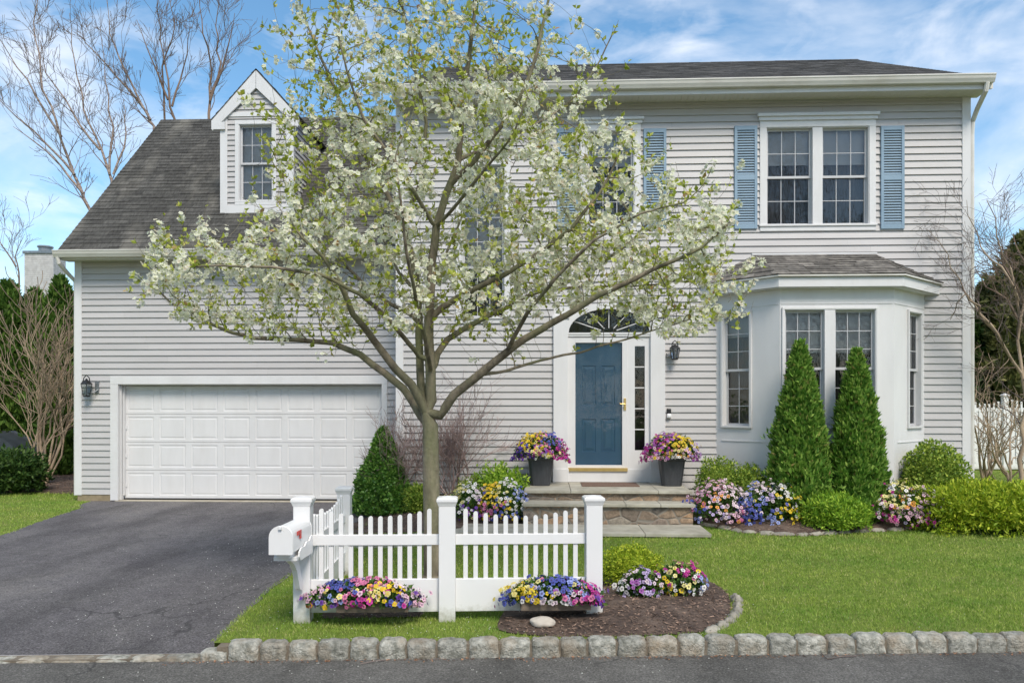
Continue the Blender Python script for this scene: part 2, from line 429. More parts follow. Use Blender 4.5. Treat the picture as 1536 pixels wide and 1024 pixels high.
def window(F, o, cols, rows, casing=0.09, mull=None, sill=True, head=0, curtain=True, blind=0.45, depth=0.10, name='window', bottomc=None):
    """o = opening (u0,u1,z0,z1); rows = (upper rows, lower rows)"""
    u0, u1, z0, z1 = o; c = casing; bc = bottomc or c
    w = MB()
    w.fbox(F, u0 - c, u0, z0, z1, 0.0, 0.032); w.fbox(F, u1, u1 + c, z0, z1, 0.0, 0.032)
    w.fbox(F, u0 - c, u1 + c, z1, z1 + c, 0.0, 0.034); w.fbox(F, u0 - c, u1 + c, z0 - bc, z0 - 0.028, 0.0, 0.034)
    w.fbox(F, u0 - c - .015, u1 + c + .015, z0 - 0.028, z0, -0.06, 0.055) if sill else w.fbox(F, u0 - c, u1 + c, z0 - 0.028, z0, -0.06, 0.036)
    # jamb liners
    w.fbox(F, u0, u0 + .012, z0, z1, -depth, 0.02); w.fbox(F, u1 - .012, u1, z0, z1, -depth, 0.02)
    w.fbox(F, u0 + .012, u1 - .012, z1 - .012, z1, -depth, 0.02)
    if head:
        w.fbox(F, u0 - c - .02, u1 + c + .02, z1 + c, z1 + c + head * .55, 0.0, 0.06)
        w.fbox(F, u0 - c - .045, u1 + c + .045, z1 + c + head * .55, z1 + c + head, 0.0, 0.09)
    cells = [(u0 + .012, u1 - .012)]
    if mull:
        m0, m1 = mull
        w.fbox(F, m0, m1, z0, z1 - .012, -depth, 0.03)
        cells = [(u0 + .012, m0), (m1, u1 - .012)]
    W = w.build(name, 'trim', house, bevel=0.003)
    for a, b in cells:
        zt = z1 - .012; zm = z0 + (zt - z0) * (rows[1] / (rows[0] + rows[1])) if rows[1] else None
        parts = [(z0, zt, rows[0], -0.055)] if zm is None else [(zm - .018, zt, rows[0], -0.045), (z0, zm + .018, rows[1], -0.075)]
        sa = MB(); gl = MB()
        for p, q, n, d in parts:
            s = .034; t = 0.022
            sa.fbox(F, a, a + s, p, q, d - t, d); sa.fbox(F, b - s, b, p, q, d - t, d)
            sa.fbox(F, a + s, b - s, p, p + s * 1.15, d - t, d); sa.fbox(F, a + s, b - s, q - s, q, d - t, d)
            g0, g1, h0, h1 = a + s, b - s, p + s * 1.15, q - s
            for i in range(1, cols):
                x = g0 + (g1 - g0) * i / cols
                sa.fbox(F, x - .0055, x + .0055, h0, h1, d - t + .003, d - .004)
            for i in range(1, n):
                z = h0 + (h1 - h0) * i / n
                sa.fbox(F, g0, g1, z - .0055, z + .0055, d - t + .004, d - .005)
            gl.quad(F(g0, h0, d - .012), F(g1, h0, d - .012), F(g1, h1, d - .012), F(g0, h1, d - .012))
        sa.build('sash', 'sash_paint', W); gl.build('pane', 'glass', W)
        if curtain:
            cu = MB(); n = 26
            for i in range(n):
                x0 = a + (b - a) * i / n; x1 = a + (b - a) * (i + 1) / n
                d0 = -.19 + .018 * sin(i * 1.9); d1 = -.19 + .018 * sin((i + 1) * 1.9)
                cu.quad(F(x0, z0 - .05, d0), F(x1, z0 - .05, d1), F(x1, z1, d1), F(x0, z1, d0))
            cu.build('curtain', 'curtain', W, smooth=True)
        if blind:
            bl = MB(); bl.fbox(F, a, b, z1 - (z1 - z0) * blind, z1, -.128, -.125)
            bl.fbox(F, a, b, z1 - (z1 - z0) * blind - .012, z1 - (z1 - z0) * blind, -.135, -.120)
            bl.build('blind', 'blind', W)
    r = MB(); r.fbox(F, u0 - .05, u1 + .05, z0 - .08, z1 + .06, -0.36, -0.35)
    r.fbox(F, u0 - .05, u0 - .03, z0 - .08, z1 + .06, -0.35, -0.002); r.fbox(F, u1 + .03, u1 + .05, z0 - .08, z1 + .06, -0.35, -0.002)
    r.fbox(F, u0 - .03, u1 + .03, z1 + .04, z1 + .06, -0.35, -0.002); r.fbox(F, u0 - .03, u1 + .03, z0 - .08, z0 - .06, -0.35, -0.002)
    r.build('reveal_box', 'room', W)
    return W

def rect(Y, px0, px1, py0, py1):
    xm = (px0 + px1) / 2
    return (wx(px0, Y), wx(px1, Y), wz(xm, py1, Y), wz(xm, py0, Y))

o_up = rect(YM, 1149, 1303, 191, 337)
o_mid = rect(YM, 880, 951, 197, 337)
o_st = rect(YM, 693, 757, 248, 476)
o_gar = (wx(178, YG), wx(573, YG), 0.0, wz(375, 576, YG))
dz0, dz1 = wz(905, 697, YM), wz(905, 514, YM)
o_door = (wx(831, YM), wx(996, YM), 0.3, wz(905, 458, YM))
bayL, bayR = wx(1073, YM), wx(1387, YM)
o_bay = (bayL, bayR, 0.0, 3.6)

siding(FM, X0M + .13, X1M - .13, 0.30, ZS, (
    (o_up[0] - .02, o_up[1] + .02, o_up[2] - .02, o_up[3] + .02), (o_mid[0], o_mid[1], o_mid[2], o_mid[3]),
    (o_st[0], o_st[1], o_st[2], o_st[3]), o_door, (bayL + .02, bayR - .02, 0, 3.62)), seed=3).build('siding', 'siding', house)
siding(FG, X0G + .13, X0M, wz(140, 741, YG), ZSG, ((o_gar[0] - .14, o_gar[1] + .09, 0, o_gar[3] + .145),), course=0.117, seed=5).build('siding', 'siding', house)

# corner boards
cb = MB(); cb.box(X1M - .135, X1M, YM - .028, YM + .10, 0.22, ZS); cb.build('corner_board', 'trim', house, bevel=.003)
cb = MB(); cb.box(X0M, X0M + .13, YM - .028, YM + 1.05, 0.0, ZS); cb.build('corner_board', 'trim', house, bevel=.003)
cb = MB(); cb.box(X0G, X0G + .135, YG - .028, YG + .10, wz(120, 742, YG), ZSG); cb.build('corner_board', 'trim', house, bevel=.003)
# foundations
for q_ in ((X0G + .05, o_gar[0] - .13, YG - .012, YG + .1, -.1, wz(140, 741, YG)), (X0M + .02, X1M - .02, YM - .008, YM + .1, -.1, .30), (o_gar[1] + .13, X0M, YG - .012, YG + .1, -.1, wz(140, 741, YG))):
    fd = MB(); fd.box(*q_); fd.build('foundation', 'foundation', house)
# side and back walls (plain lap boards)
FR = lambda u, z, d: (X1M + d - .015, u, z)
RY, RZ = YM - .4 + 5.2, 9.55           # main ridge
EY, EZ = YM - .40, 6.95
slope = (RZ - EZ) / (RY - EY)
BY = RY + (RY - YM)                   # back wall
def gable_ends(z):
    if z < ZS: return (YM, BY)
    k = (z - EZ) / slope
    return (max(EY + k + .22, YM), min(2 * RY - (EY + k) - .22, BY))
siding(FR, YM, BY, 0.3, RZ - .25, ends=gable_ends, course=.16).build('siding', 'siding', house)
wl = MB()
xl = X0M + .02
wl.prism([(xl, YM + .1, 0), (xl, BY, 0), (xl, BY, ZS), (xl, RY, RZ - .15), (xl, YM + .1, ZS)], (.03, 0, 0))
wl.box(xl, X1M - .02, BY - .05, BY, 0, ZS)
wl.box(X0G + .02, X0M, YG + 6.9, YG + 6.95, 0, ZSG)
xg = X0G + .015
wl.prism([(xg, YG + .1, 0), (xg, YG + 6.9, 0), (xg, YG + 6.9, ZSG), (xg, YG + 3.45, 7.9), (xg, YG + .1, ZSG)], (.03, 0, 0))
wl.build('wall', 'siding', house)

# ---- shingled roofs: individual tabs in courses
def shingles(bl, br, tr, tl, course=0.14, tab=0.24, lift=0.008, seed=1):
    mb = MB(); rr = random.Random(seed)
    bl, br, tr, tl = map(Vector, (bl, br, tr, tl))
    n = (br - bl).cross(tl - bl).normalized()
    if n.z < 0: n = -n
    H = ((tl + tr) / 2 - (bl + br) / 2).length; rows = max(2, round(H / course))
    for i in range(rows):
        f0, f1 = i / rows, min(1, (i + 1.0) / rows)
        a0, b0 = bl.lerp(tl, f0), br.lerp(tr, f0); a1, b1 = bl.lerp(tl, f1), br.lerp(tr, f1)
        Lr = (b0 - a0).length; x = -rr.uniform(0, tab)
        while x < Lr:
            w = tab * rr.uniform(.75, 1.25)
            s0, s1 = max(0, x) / Lr, min(Lr, x + w - .004) / Lr
            x += w
            if s1 <= s0: continue
            h = lift * rr.uniform(.6, 1.7)
            p, q, r, s = a0.lerp(b0, s0), a0.lerp(b0, s1), a1.lerp(b1, s1), a1.lerp(b1, s0)
            mb.quad(p + n * h, q + n * h, r + n * .001, s + n * .001)
            mb.quad(p - n * .01, q - n * .01, q + n * h, p + n * h)
    # deck below
    b = len(mb.v); mb.prism([bl, br, tr, tl], -n * .04)
    return mb

XE0, XE1 = wx(588, EY), wx(1490, EY) - .02
shingles((XE0, EY, EZ), (XE1, EY, EZ), (XE1, RY, RZ), (XE0, RY, RZ), seed=2, lift=.004).build('roof', 'shingle_dark', house)
rb = MB(); rb.prism([(XE0, RY, RZ), (XE1, RY, RZ), (XE1, 2 * RY - EY, EZ), (XE0, 2 * RY - EY, EZ)], (0, 0, -.05)); rb.build('roof', 'shingle_dark', house)
rc = MB(); rr_ = random.Random(4); x = XE0
while x < XE1:
    x2 = min(x + .24, XE1); h = rr_.uniform(.004, .007)
    rc.quad((x, RY - .13, RZ - .13 * slope + .01), (x2 - .005, RY - .13, RZ - .13 * slope + .01), (x2 - .005, RY, RZ + .015 + h), (x, RY, RZ + .015 + h))
    rc.quad((x, RY + .13, RZ - .13 * slope + .01), (x, RY, RZ + .015 + h), (x2 - .005, RY, RZ + .015 + h), (x2 - .005, RY + .13, RZ - .13 * slope + .01)); x = x2
rc.build('ridge_cap', 'shingle_dark', house)
# rake boards right gable
rk = MB(); rk.prism([(X1M + .02, EY, EZ - .18), (X1M + .02, RY, RZ - .2), (X1M + .02, RY, RZ - .05), (X1M + .02, EY, EZ - .045)], (.12, 0, 0)); rk.build('rake_board', 'gutter', house)

# garage roof
GEY, GEZ = YG - .35, 4.56
GRY, GRZ = 17.35, wz(240, 181, 17.35)
GX0 = wx(84, GEY)
shingles((GX0, GEY, GEZ), (X0M, GEY, GEZ), (X0M, GRY, GRZ), (GX0, GRY, GRZ), course=.135, seed=6).build('roof', 'shingle', house)
rb = MB(); rb.prism([(GX0, GRY, GRZ), (X0M, GRY, GRZ), (X0M, 2 * GRY - GEY, GEZ), (GX0, 2 * GRY - GEY, GEZ)], (0, 0, -.05)); rb.build('roof', 'shingle', house)
gs = (GRZ - GEZ) / (GRY - GEY)
rk = MB(); rk.prism([(GX0 + .0, GEY, GEZ - .16), (GX0, GRY, GRZ - .2), (GX0, GRY, GRZ - .045), (GX0, GEY, GEZ - .04)], (.03, 0, 0)); rk.build('rake_board', 'gutter', house)
rc = MB(); x = GX0
while x < X0M:
    x2 = min(x + .24, X0M); h = rr_.uniform(.006, .014)
    rc.quad((x, GRY - .10, GRZ - .10 * gs + .012), (x2 - .005, GRY - .10, GRZ - .10 * gs + .012), (x2 - .005, GRY, GRZ + .012 + h), (x, GRY, GRZ + .012 + h))
    rc.quad((x, GRY + .1, GRZ - .1 * gs + .012), (x, GRY, GRZ + .012 + h), (x2 - .005, GRY, GRZ + .012 + h), (x2 - .005, GRY + .1, GRZ - .1 * gs + .012)); x = x2
rc.build('ridge_cap', 'shingle', house)

# soffits, fascias, gutters
def eave(x0, x1, ey, wy, zs, ze, nm):
    s = MB(); n = int((x1 - x0) / .1)
    for i in range(n):
        a = x0 + (x1 - x0) * i / n; b = x0 + (x1 - x0) * (i + 1) / n
        s.box(a, b - .004, ey + .03, wy + .02, zs - .012, zs)
    s.box(x0, x1, ey + .03, wy + .02, zs + .001, zs + .02)
    s.build('soffit', 'soffit', house)
    f = MB(); f.box(x0, x1, ey + .005, ey + .03, zs - .035, ze - .02); f.build('fascia', 'trim', house, bevel=.003)
    g = MB()
    prof = [(0.0, .0), (-.075, .0), (-.085, .02), (-.105, .055), (-.115, .09), (-.125, .105), (-.125, .122), (-.112, .122), (-.10, .09), (-.07, .03), (-.005, .03), (0, .03)]
    zg = ze - .105
    g.prism([(x0, ey + a, zg + b) for a, b in prof], (x1 - x0, 0, 0)); g.build('gutter', 'gutter', house)
eave(XE0, XE1, EY, YM, ZS, EZ, 'main')
eave(GX0, X0M - .002, GEY, YG, ZSG, GEZ, 'garage')
# frieze under the main soffit
fz = MB(); fz.box(X0M + .13, X1M - .135, YM - .026, YM - .001, ZS - .06, ZS - .013); fz.build('frieze', 'siding', house)

# downspouts
ds = MB(); ds.tube([(XE1 - .10, EY - .05, EZ - .10), (XE1 - .11, EY - .03, EZ - .22), (X1M + .05, YM - .12, 6.56), (X1M + .045, YM + .01, 6.40), (X1M + .045, YM + .03, 6.2), (X1M + .045, YM + .03, 0.1)], .038, 8)
ds.build('downspout', 'gutter', house)
ds = MB(); ds.tube([(GX0 + .06, GEY - .05, GEZ - .10), (GX0 + .07, GEY - .03, GEZ - .2), (X0G - .09, YG - .05, 4.2), (X0G - .05, YG + .08, 4.1), (X0G - .05, YG + .1, 3.9), (X0G - .05, YG + .1, .1)], .036, 8)
ds.build('downspout', 'gutter', house)

# ---- windows of the main wall
window(FM, o_up, 3, (2, 2), casing=.105, mull=(wx(1218, YM), wx(1233, YM)), head=.11, blind=.36)
window(FM, o_mid, 3, (2, 2), casing=.11, head=.10, blind=.35)
window(FM, o_st, 3, (4, 2), casing=.10, blind=.66, curtain=True)

def shutter(F, u0, u1, z0, z1):
    m = MB(); s = .045; zm = (z0 + z1) / 2
    m.fbox(F, u0, u0 + s, z0, z1, 0.016, 0.048); m.fbox(F, u1 - s, u1, z0, z1, 0.016, 0.048)
    for a, b in ((z0, z0 + .085), (zm - .045, zm + .045), (z1 - .07, z1)):
        m.fbox(F, u0 + s, u1 - s, a, b, 0.018, 0.046)
    for a, b in ((z0 + .085, zm - .045), (zm + .045, z1 - .07)):
        n = int((b - a) / .042)
        for i in range(n):
            z = a + (b - a) * (i + .5) / n
            P = [F(u0 + s, z - .017, .043), F(u0 + s, z - .010, .043), F(u0 + s, z + .019, .022), F(u0 + s, z + .012, .022)]
            Q = F(u1 - s, z, 0); O = F(u0 + s, z, 0)
            m.prism(P, Vector(Q) - Vector(O))
    m.build('shutter', 'shutter_blue', house, bevel=.002)
for a, b in ((1101, 1135), (1320, 1355), (836, 867), (965, 999)):
    xm = (a + b) / 2
    shutter(FM, wx(a, YM), wx(b, YM), wz(xm, 344, YM), wz(xm, 190 if a > 1000 else 194, YM))

# ---- garage door
gt = MB()
gt.box(o_gar[0] - .145, o_gar[0], YG - .03, YG + .05, 0.02, o_gar[3]); gt.box(o_gar[1], o_gar[1] + .10, YG - .03, YG + .05, 0.02, o_gar[3])
gt.box(o_gar[0] - .145, o_gar[1] + .10, YG - .032, YG + .05, o_gar[3], o_gar[3] + .15)
gt.box(o_gar[0], o_gar[0] + .02, YG + .05, YG + .30, 0.02, o_gar[3]); gt.box(o_gar[1] - .02, o_gar[1], YG + .05, YG + .30, 0.02, o_gar[3]); gt.box(o_gar[0] + .02, o_gar[1] - .02, YG + .05, YG + .30, o_gar[3] - .02, o_gar[3])
gt.build('door_casing', 'trim', house, bevel=.003)

def relief(mb, F, u0, u1, z0, z1, d, rail, in1=.018, in2=.05, deep=.009, lift=.003):
    """one raised panel: flat rail, groove, raised field"""
    def ring(i, dd): return [F(u0 + i, z0 + i, dd), F(u1 - i, z0 + i, dd), F(u1 - i, z1 - i, dd), F(u0 + i, z1 - i, dd)]
    rings = [ring(0, d), ring(rail, d), ring(rail + in1 * .5, d - deep), ring(rail + in1, d - deep), ring(rail + in2, d + lift - .004)]
    for A, B in zip(rings, rings[1:]):
        for k in range(4):
            k2 = (k + 1) % 4
            mb.quad(A[k], A[k2], B[k2], B[k])
    mb.quad(*rings[-1])
gd = MB(); gw0, gw1 = o_gar[0] + .03, o_gar[1] - .03; gh = o_gar[3] - .025; nz = 4; nx = 8
FD = lambda u, z, d: (u, YG + .16 - d, z)
for j in range(nz):
    za, zb = .045 + (gh - .045) * j / nz, .045 + (gh - .045) * (j + 1) / nz - .006
    gd.quad(FD(gw0, za, 0), FD(gw1, za, 0), FD(gw1, za, -.04), FD(gw0, za, -.04))
    gd.quad(FD(gw0, zb, 0), FD(gw1, zb, 0), FD(gw1, zb, -.04), FD(gw0, zb, -.04))
    for i in range(nx):
        ua, ub = gw0 + (gw1 - gw0) * i / nx, gw0 + (gw1 - gw0) * (i + 1) / nx
        relief(gd, FD, ua, ub, za, zb, 0, .055, in1=.02, in2=.045, deep=.008, lift=.002)
gd.box(gw0, gw1, YG + .201, YG + .23, .03, gh)
GD = gd.build('garage_door', 'trim', house)
hw = MB(); hw.box(o_gar[0] + .03, o_gar[0] + .05, YG + .10, YG + .155, 0.1, gh); 
for z in (.25, .80, 1.33): hw.box(o_gar[0] + .04, o_gar[0] + .075, YG + .145, YG + .158, z, z + .07)
hw.build('track', 'trim', GD)
sl = MB(); sl.box(gw0 - .03, gw1 + .03, YG + .135, YG + .165, .015, .045); sl.build('bottom_seal', 'black_plastic', GD)
ap = MB(); ap.box(o_gar[0] - .05, o_gar[1] + .05, YG - .05, YG + .25, -.1, .016); ap.build('threshold', 'concrete', house)

# ---- dormer
YD = 14.48
FDm = lambda u, z, d: (u, YD - d, z)
dx0, dx1 = wx(331, YD), wx(441, YD)
droof = lambda y: GEZ + (y - GEY) * gs
dze = wz(380, 174, YD); dzp = wz(380, 100, YD - .15); dxm = (dx0 + dx1) / 2
zb_ = droof(YD) - .02
o_dw = rect(YD, 359, 409, 187, 301)
dorm = siding(FDm, dx0 + .13, dx1 - .13, zb_, dze + .02, (o_dw,), course=.10).build('siding', 'siding', house)
def gends(z):
    k = (z - dze) / (dzp - dze); h = (dx1 - dx0) / 2 * .92
    return (dxm - h * (1 - k), dxm + h * (1 - k))
siding(FDm, dx0, dx1, dze + .02, dzp - .12, ends=gends, course=.10).build('siding', 'siding', house)
dt = MB(); dt.box(dx0, dx0 + .14, YD - .03, YD + .1, zb_ - .08, dze + .05); dt.box(dx1 - .14, dx1, YD - .03, YD + .1, zb_ - .08, dze + .05)
dt.box(dx0 + .14, dx1 - .14, YD - .031, YD + .02, zb_ - .08, o_dw[2] - .09)
dt.build('corner_board', 'trim', house, bevel=.003)
tb = MB(); tb.box(dx0 + .14, dx1 - .14, YD - .034, YD - .003, dze - .02, dze + .06); tb.build('trim_band', 'trim', house, bevel=.003)
# side walls of the dormer
for sx, X in ((1, dx1), (-1, dx0)):
    Fs = (lambda u, z, d, X=X, sx=sx: (X + sx * (d - .012), u, z))
    siding(Fs, 0, 0, zb_, dze, ends=lambda z: (YD + .02, max(YD + .03, GEY + (z - GEZ) / gs)), course=.10).build('siding', 'siding', house)
window(FDm, o_dw, 3, (2, 2), casing=.075, sill=False, blind=.97, bottomc=.09)
# dormer roof
ov = .07; pe = Vector((dxm, 0, dzp)); 
kk = 1.10
xl_, xr_ = dx0 - .15, dx1 + .11
for sgn, xe in ((-1, xl_), (1, xr_)):
    ze = dzp - kk * abs(xe - dxm)
    yb = GEY + (dzp - GEZ) / gs; ybe = GEY + (ze - GEZ) / gs + .1
    shingles(*( [(xe, YD - ov, ze), (xe, ybe, ze), (dxm, yb, dzp), (dxm, YD - ov, dzp)] if sgn > 0 else [(xe, ybe, ze), (xe, YD - ov, ze), (dxm, YD - ov, dzp), (dxm, yb, dzp)]), seed=8).build('roof', 'shingle', house)
    n = Vector((-sgn * kk, 0, -1)).normalized()
    r = MB(); w = .24
    P = [Vector((xe, YD - ov - .002, ze - .04)), Vector((dxm, YD - ov - .002, dzp - .04)), Vector((dxm, YD - ov - .002, dzp - .04 - w * 1.35)), Vector((xe - sgn * .02, YD - ov - .002, ze - .04 - w * .75))]
    r.prism(P, (0, .035, 0)); r.build('rake_board', 'trim', house, bevel=.003)
    sf = MB(); sf.prism([Vector((xe, YD - ov + .03, ze - .055)), Vector((dxm, YD - ov + .03, dzp - .055)), Vector((dxm, YD, dzp - .055)), Vector((xe, YD, ze - .055))], (0, 0, -.01)); sf.build('soffit', 'soffit', house)
    rt = MB(); rt.box(min(xe, xe - sgn * .22), max(xe, xe - sgn * .26), YD - ov - .004, YD - .005, ze - .20, ze - .06); rt.build('eave_return', 'trim', house)

# ---- bay window
YB = YM - .80
bx0, bx1 = wx(1170, YB), wx(1341, YB)
zbt = wz(1255, 432, YB)
P0, P1, P2, P3 = Vector((bayL, YM, 0)), Vector((bx0, YB, 0)), Vector((bx1, YB, 0)), Vector((bayR, YM, 0))
def frame(A, B):
    u = (B - A).normalized(); n = Vector((u.y, -u.x, 0))
    return (lambda a, z, d: tuple(A + u * a + n * d + Vector((0, 0, z)))), (B - A).length
F1, L1_ = frame(P0, P1); F2, L2_ = frame(P1, P2); F3, L3_ = frame(P2, P3)
zs_b = wz(1245, 640, YB)
zt_b = wz(1245, 464, YB)
def bwall(F, L, o):
    m = MB(); t = -.12
    m.fbox(F, 0, o[0], .0, zbt, t, 0); m.fbox(F, o[1], L, .0, zbt, t, 0)
    m.fbox(F, o[0], o[1], .0, o[2], t, 0); m.fbox(F, o[0], o[1], o[3], zbt, t, 0)
    return m
c2 = .27
ob2 = (bx0 * 0 + (wx(1176, YB) - bx0), (wx(1313, YB) - bx0), zs_b, zt_b)
# centre front face a touch wider casings
bwall(F2, L2_, ob2).build('bay_wall', 'trim', house)
window(F2, ob2, 3, (3, 3), casing=.035, sill=False, mull=(wx(1236, YB) - bx0, wx(1252, YB) - bx0), blind=.36)
def side_open(F, L, pa, pb):
    # distances along the angled face whose sight lines are pa, pb
    out = []
    for p in (pa, pb):
        lo, hi = 0, L
        for _ in range(40):
            mid = (lo + hi) / 2; x, y, _z = F(mid, 0, 0)
            q = CX + FP * (x * CA + y * SA) / (-x * SA + y * CA)
            if q < p: lo = mid
            else: hi = mid
        out.append(lo)
    return out
a, b = side_open(F1, L1_, 1085, 1125)
o1 = (a, b, zs_b, zt_b); bwall(F1, L1_, o1).build('bay_wall', 'trim', house)
window(F1, o1, 2, (3, 3), casing=.035, sill=False, blind=.2)
o3 = (L1_ - b, L1_ - a, zs_b, zt_b); bwall(F3, L3_, o3).build('bay_wall', 'trim', house)
window(F3, o3, 2, (3, 3), casing=.035, sill=False, blind=.2)
# lower recessed panel trims and a band over the windows
for F, L in ((F1, L1_), (F2, L2_), (F3, L3_)):
    for q_ in ((.12, L - .12, zs_b - .25, zs_b - .235, 0.0, .01), (.02, L - .02, zt_b + .085, zt_b + .10, 0, .008), (.0, L, .0, .30, 0.0, .014)):
        t = MB(); t.fbox(F, *q_); t.build('bay_trim', 'trim', house)
# bay fascia and roof
ovb = .17
def offp(P, Q, Rr, d):
    """outer corner offset"""
    u1 = (Q - P).normalized(); n1 = Vector((u1.y, -u1.x, 0)); u2 = (Rr - Q).normalized(); n2 = Vector((u2.y, -u2.x, 0))
    b = (n1 + n2).normalized(); return Q + b * (d / b.dot(n1))
def bayring(d):
    q1 = offp(P0, P1, P2, d); q2 = offp(P1, P2, P3, d)
    u = (P1 - P0).normalized(); n = Vector((u.y, -u.x, 0)); a = P0 + n * d; k = (YM - a.y) / u.y; q0 = a + u * k
    u = (P3 - P2).normalized(); n = Vector((u.y, -u.x, 0)); a = P3 + n * d; k = (YM - a.y) / u.y; q3 = a + u * k
    return [q0, q1, q2, q3]
ro = bayring(ovb); ri = bayring(ovb - .03)
Z = lambda p, z: Vector((p.x, p.y, z))
zf0, zf1 = zbt, zbt + .155
fa = MB()
for i in range(3): fa.prism([Z(ro[i], zf0), Z(ro[i + 1], zf0), Z(ri[i + 1], zf0), Z(ri[i], zf0)], (0, 0, zf1 - zf0))
fa.prism([Z(p, zbt - .012) for p in bayring(ovb - .035)] , (0, 0, .01))
fa.build('bay_fascia', 'trim', house)
rt0, rt1 = Vector((wx(1131, YM), YM - .02, wz(1131, 383, YM))), Vector((wx(1311, YM), YM - .02, wz(1311, 385, YM)))
rt1.z = rt0.z
re = bayring(ovb + .04)
for A, B, T0, T1 in ((re[0], re[1], rt0, rt0 + Vector((.01, 0, 0))), (re[1], re[2], rt0, rt1), (re[2], re[3], rt1 - Vector((.01, 0, 0)), rt1)):
    shingles(Z(A, zf1 + .03), Z(B, zf1 + .03), T1, T0, course=.125, tab=.3, lift=.012, seed=9).build('bay_roof', 'bay_shingle', house)
dr = MB()
for i in range(3): dr.prism([Z(re[i], zf1), Z(re[i + 1], zf1), Z(ri[i + 1], zf1), Z(ri[i], zf1)], (0, 0, .022))
dr.build('bay_drip_edge', 'gutter', house)
fl = MB(); fl.box(rt0.x - .04, rt1.x + .04, YM - .03, YM - .012, rt0.z, rt0.z + .03); fl.build('flashing', 'trim', house)

# ---- front entry
ent = MB()
du0, du1 = o_door[0], o_door[1]
pz0, pz1 = dz0 - .28, wz(905, 478, YM)
for px0, px1 in ((830, 852), (975, 997)):
    a, b = wx(px0, YM), wx(px1, YM)
    ent.box(a, b, YM - .07, YM + .02, pz0, pz1)
    ent.box(a - .02, b + .02, YM - .09, YM + .02, pz1, pz1 + .05)
    ent.box(a - .01, b + .01, YM - .085, YM - .07, pz0, pz0 + .22)
ent.build('pilaster', 'trim', house, bevel=.004)
i0, i1 = wx(852, YM), wx(975, YM)
t1 = wz(905, 499, YM)
ent = MB(); ent.box(i0, i1, YM - .035, YM + .06, pz0, dz0 - .07); ent.box(i0, i1, YM - .045, YM + .06, dz1 + .10, t1)
ent.box(i0 - .0, i1 + .0, YM - .055, YM - .045, t1 - .03, t1)
s0, s1 = wx(942, YM), wx(944, YM); g0, g1 = wx(952, YM), wx(967, YM); gz0, gz1 = wz(955, 675, YM), wz(955, 519, YM)
ent.box(wx(941, YM), g0, YM - .02, YM + .06, dz0 - .07, dz1 + .10); ent.box(g1, i1, YM - .02, YM + .06, dz0 - .07, dz1 + .10)
ent.box(g0, g1, YM - .02, YM + .06, dz0 - .07, gz0); ent.box(g0, g1, YM - .02, YM + .06, gz1, dz1 + .10)
# arched head above the entry
N_ = 20; zc = t1; ra = (i1 - i0) / 2; xm_ = (i0 + i1) / 2; hb = .40
arch_o = [(xm_ + (ra + .10) * cos(pi * k / N_), (hb + .09) * sin(pi * k / N_) + zc) for k in range(N_ + 1)]
arch_i = [(xm_ + ra * cos(pi * k / N_) * .985, hb * sin(pi * k / N_) * .98 + zc) for k in range(N_ + 1)]
for k in range(N_):
    ent.prism([(arch_o[k][0], YM - .06, arch_o[k][1]), (arch_o[k + 1][0], YM - .06, arch_o[k + 1][1]), (arch_i[k + 1][0], YM - .06, arch_i[k + 1][1]), (arch_i[k][0], YM - .06, arch_i[k][1])], (0, .07, 0))
ent.build('door_surround', 'trim', house)
# wall infill around arch
o_top = wz(905, 458, YM)
fi = MB()
for k in range(N_):
    a_, b_ = arch_o[k], arch_o[k + 1]
    fi.quad((b_[0], YM, b_[1]), (a_[0], YM, a_[1]), (a_[0], YM, o_top + .02), (b_[0], YM, o_top + .02))
fi.quad((du0, YM, pz1), (arch_o[-1][0], YM, pz1), (arch_o[-1][0], YM, o_top + .02), (du0, YM, o_top + .02))
fi.quad((arch_o[0][0], YM, pz1), (du1, YM, pz1), (du1, YM, o_top + .02), (arch_o[0][0], YM, o_top + .02))
fi.build('entry_infill', 'trim', house)
fw = MB(); fw.quad(*[(x, YM + .03, z) for x, z in arch_i]); FW = fw.build('window', 'glass', house)
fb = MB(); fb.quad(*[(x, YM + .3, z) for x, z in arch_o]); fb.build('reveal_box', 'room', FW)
fm = MB()
for k in range(1, 6):
    a = pi * k / 6; fm.tube([(xm_ + .15 * cos(a), YM + .015, zc + .08 * sin(a)), (xm_ + ra * .98 * cos(a), YM + .015, zc + hb * .97 * sin(a))], .008, 4)
fm.build('muntin', 'trim', FW)
# sidelight
sg = MB(); sg.quad((g0, YM + .01, gz0), (g1, YM + .01, gz0), (g1, YM + .01, gz1), (g0, YM + .01, gz1)); SG = sg.build('sidelight', 'glass', house)
for k in range(1, 5):
    sm = MB(); z = gz0 + (gz1 - gz0) * k / 5; sm.box(g0, g1, YM - .005, YM + .006, z - .009, z + .009); sm.build('muntin', 'trim', SG)
sr = MB(); sr.box(g0 - .03, g1 + .03, YM + .18, YM + .19, gz0 - .1, gz1 + .1); sr.build('reveal_box', 'room', SG)
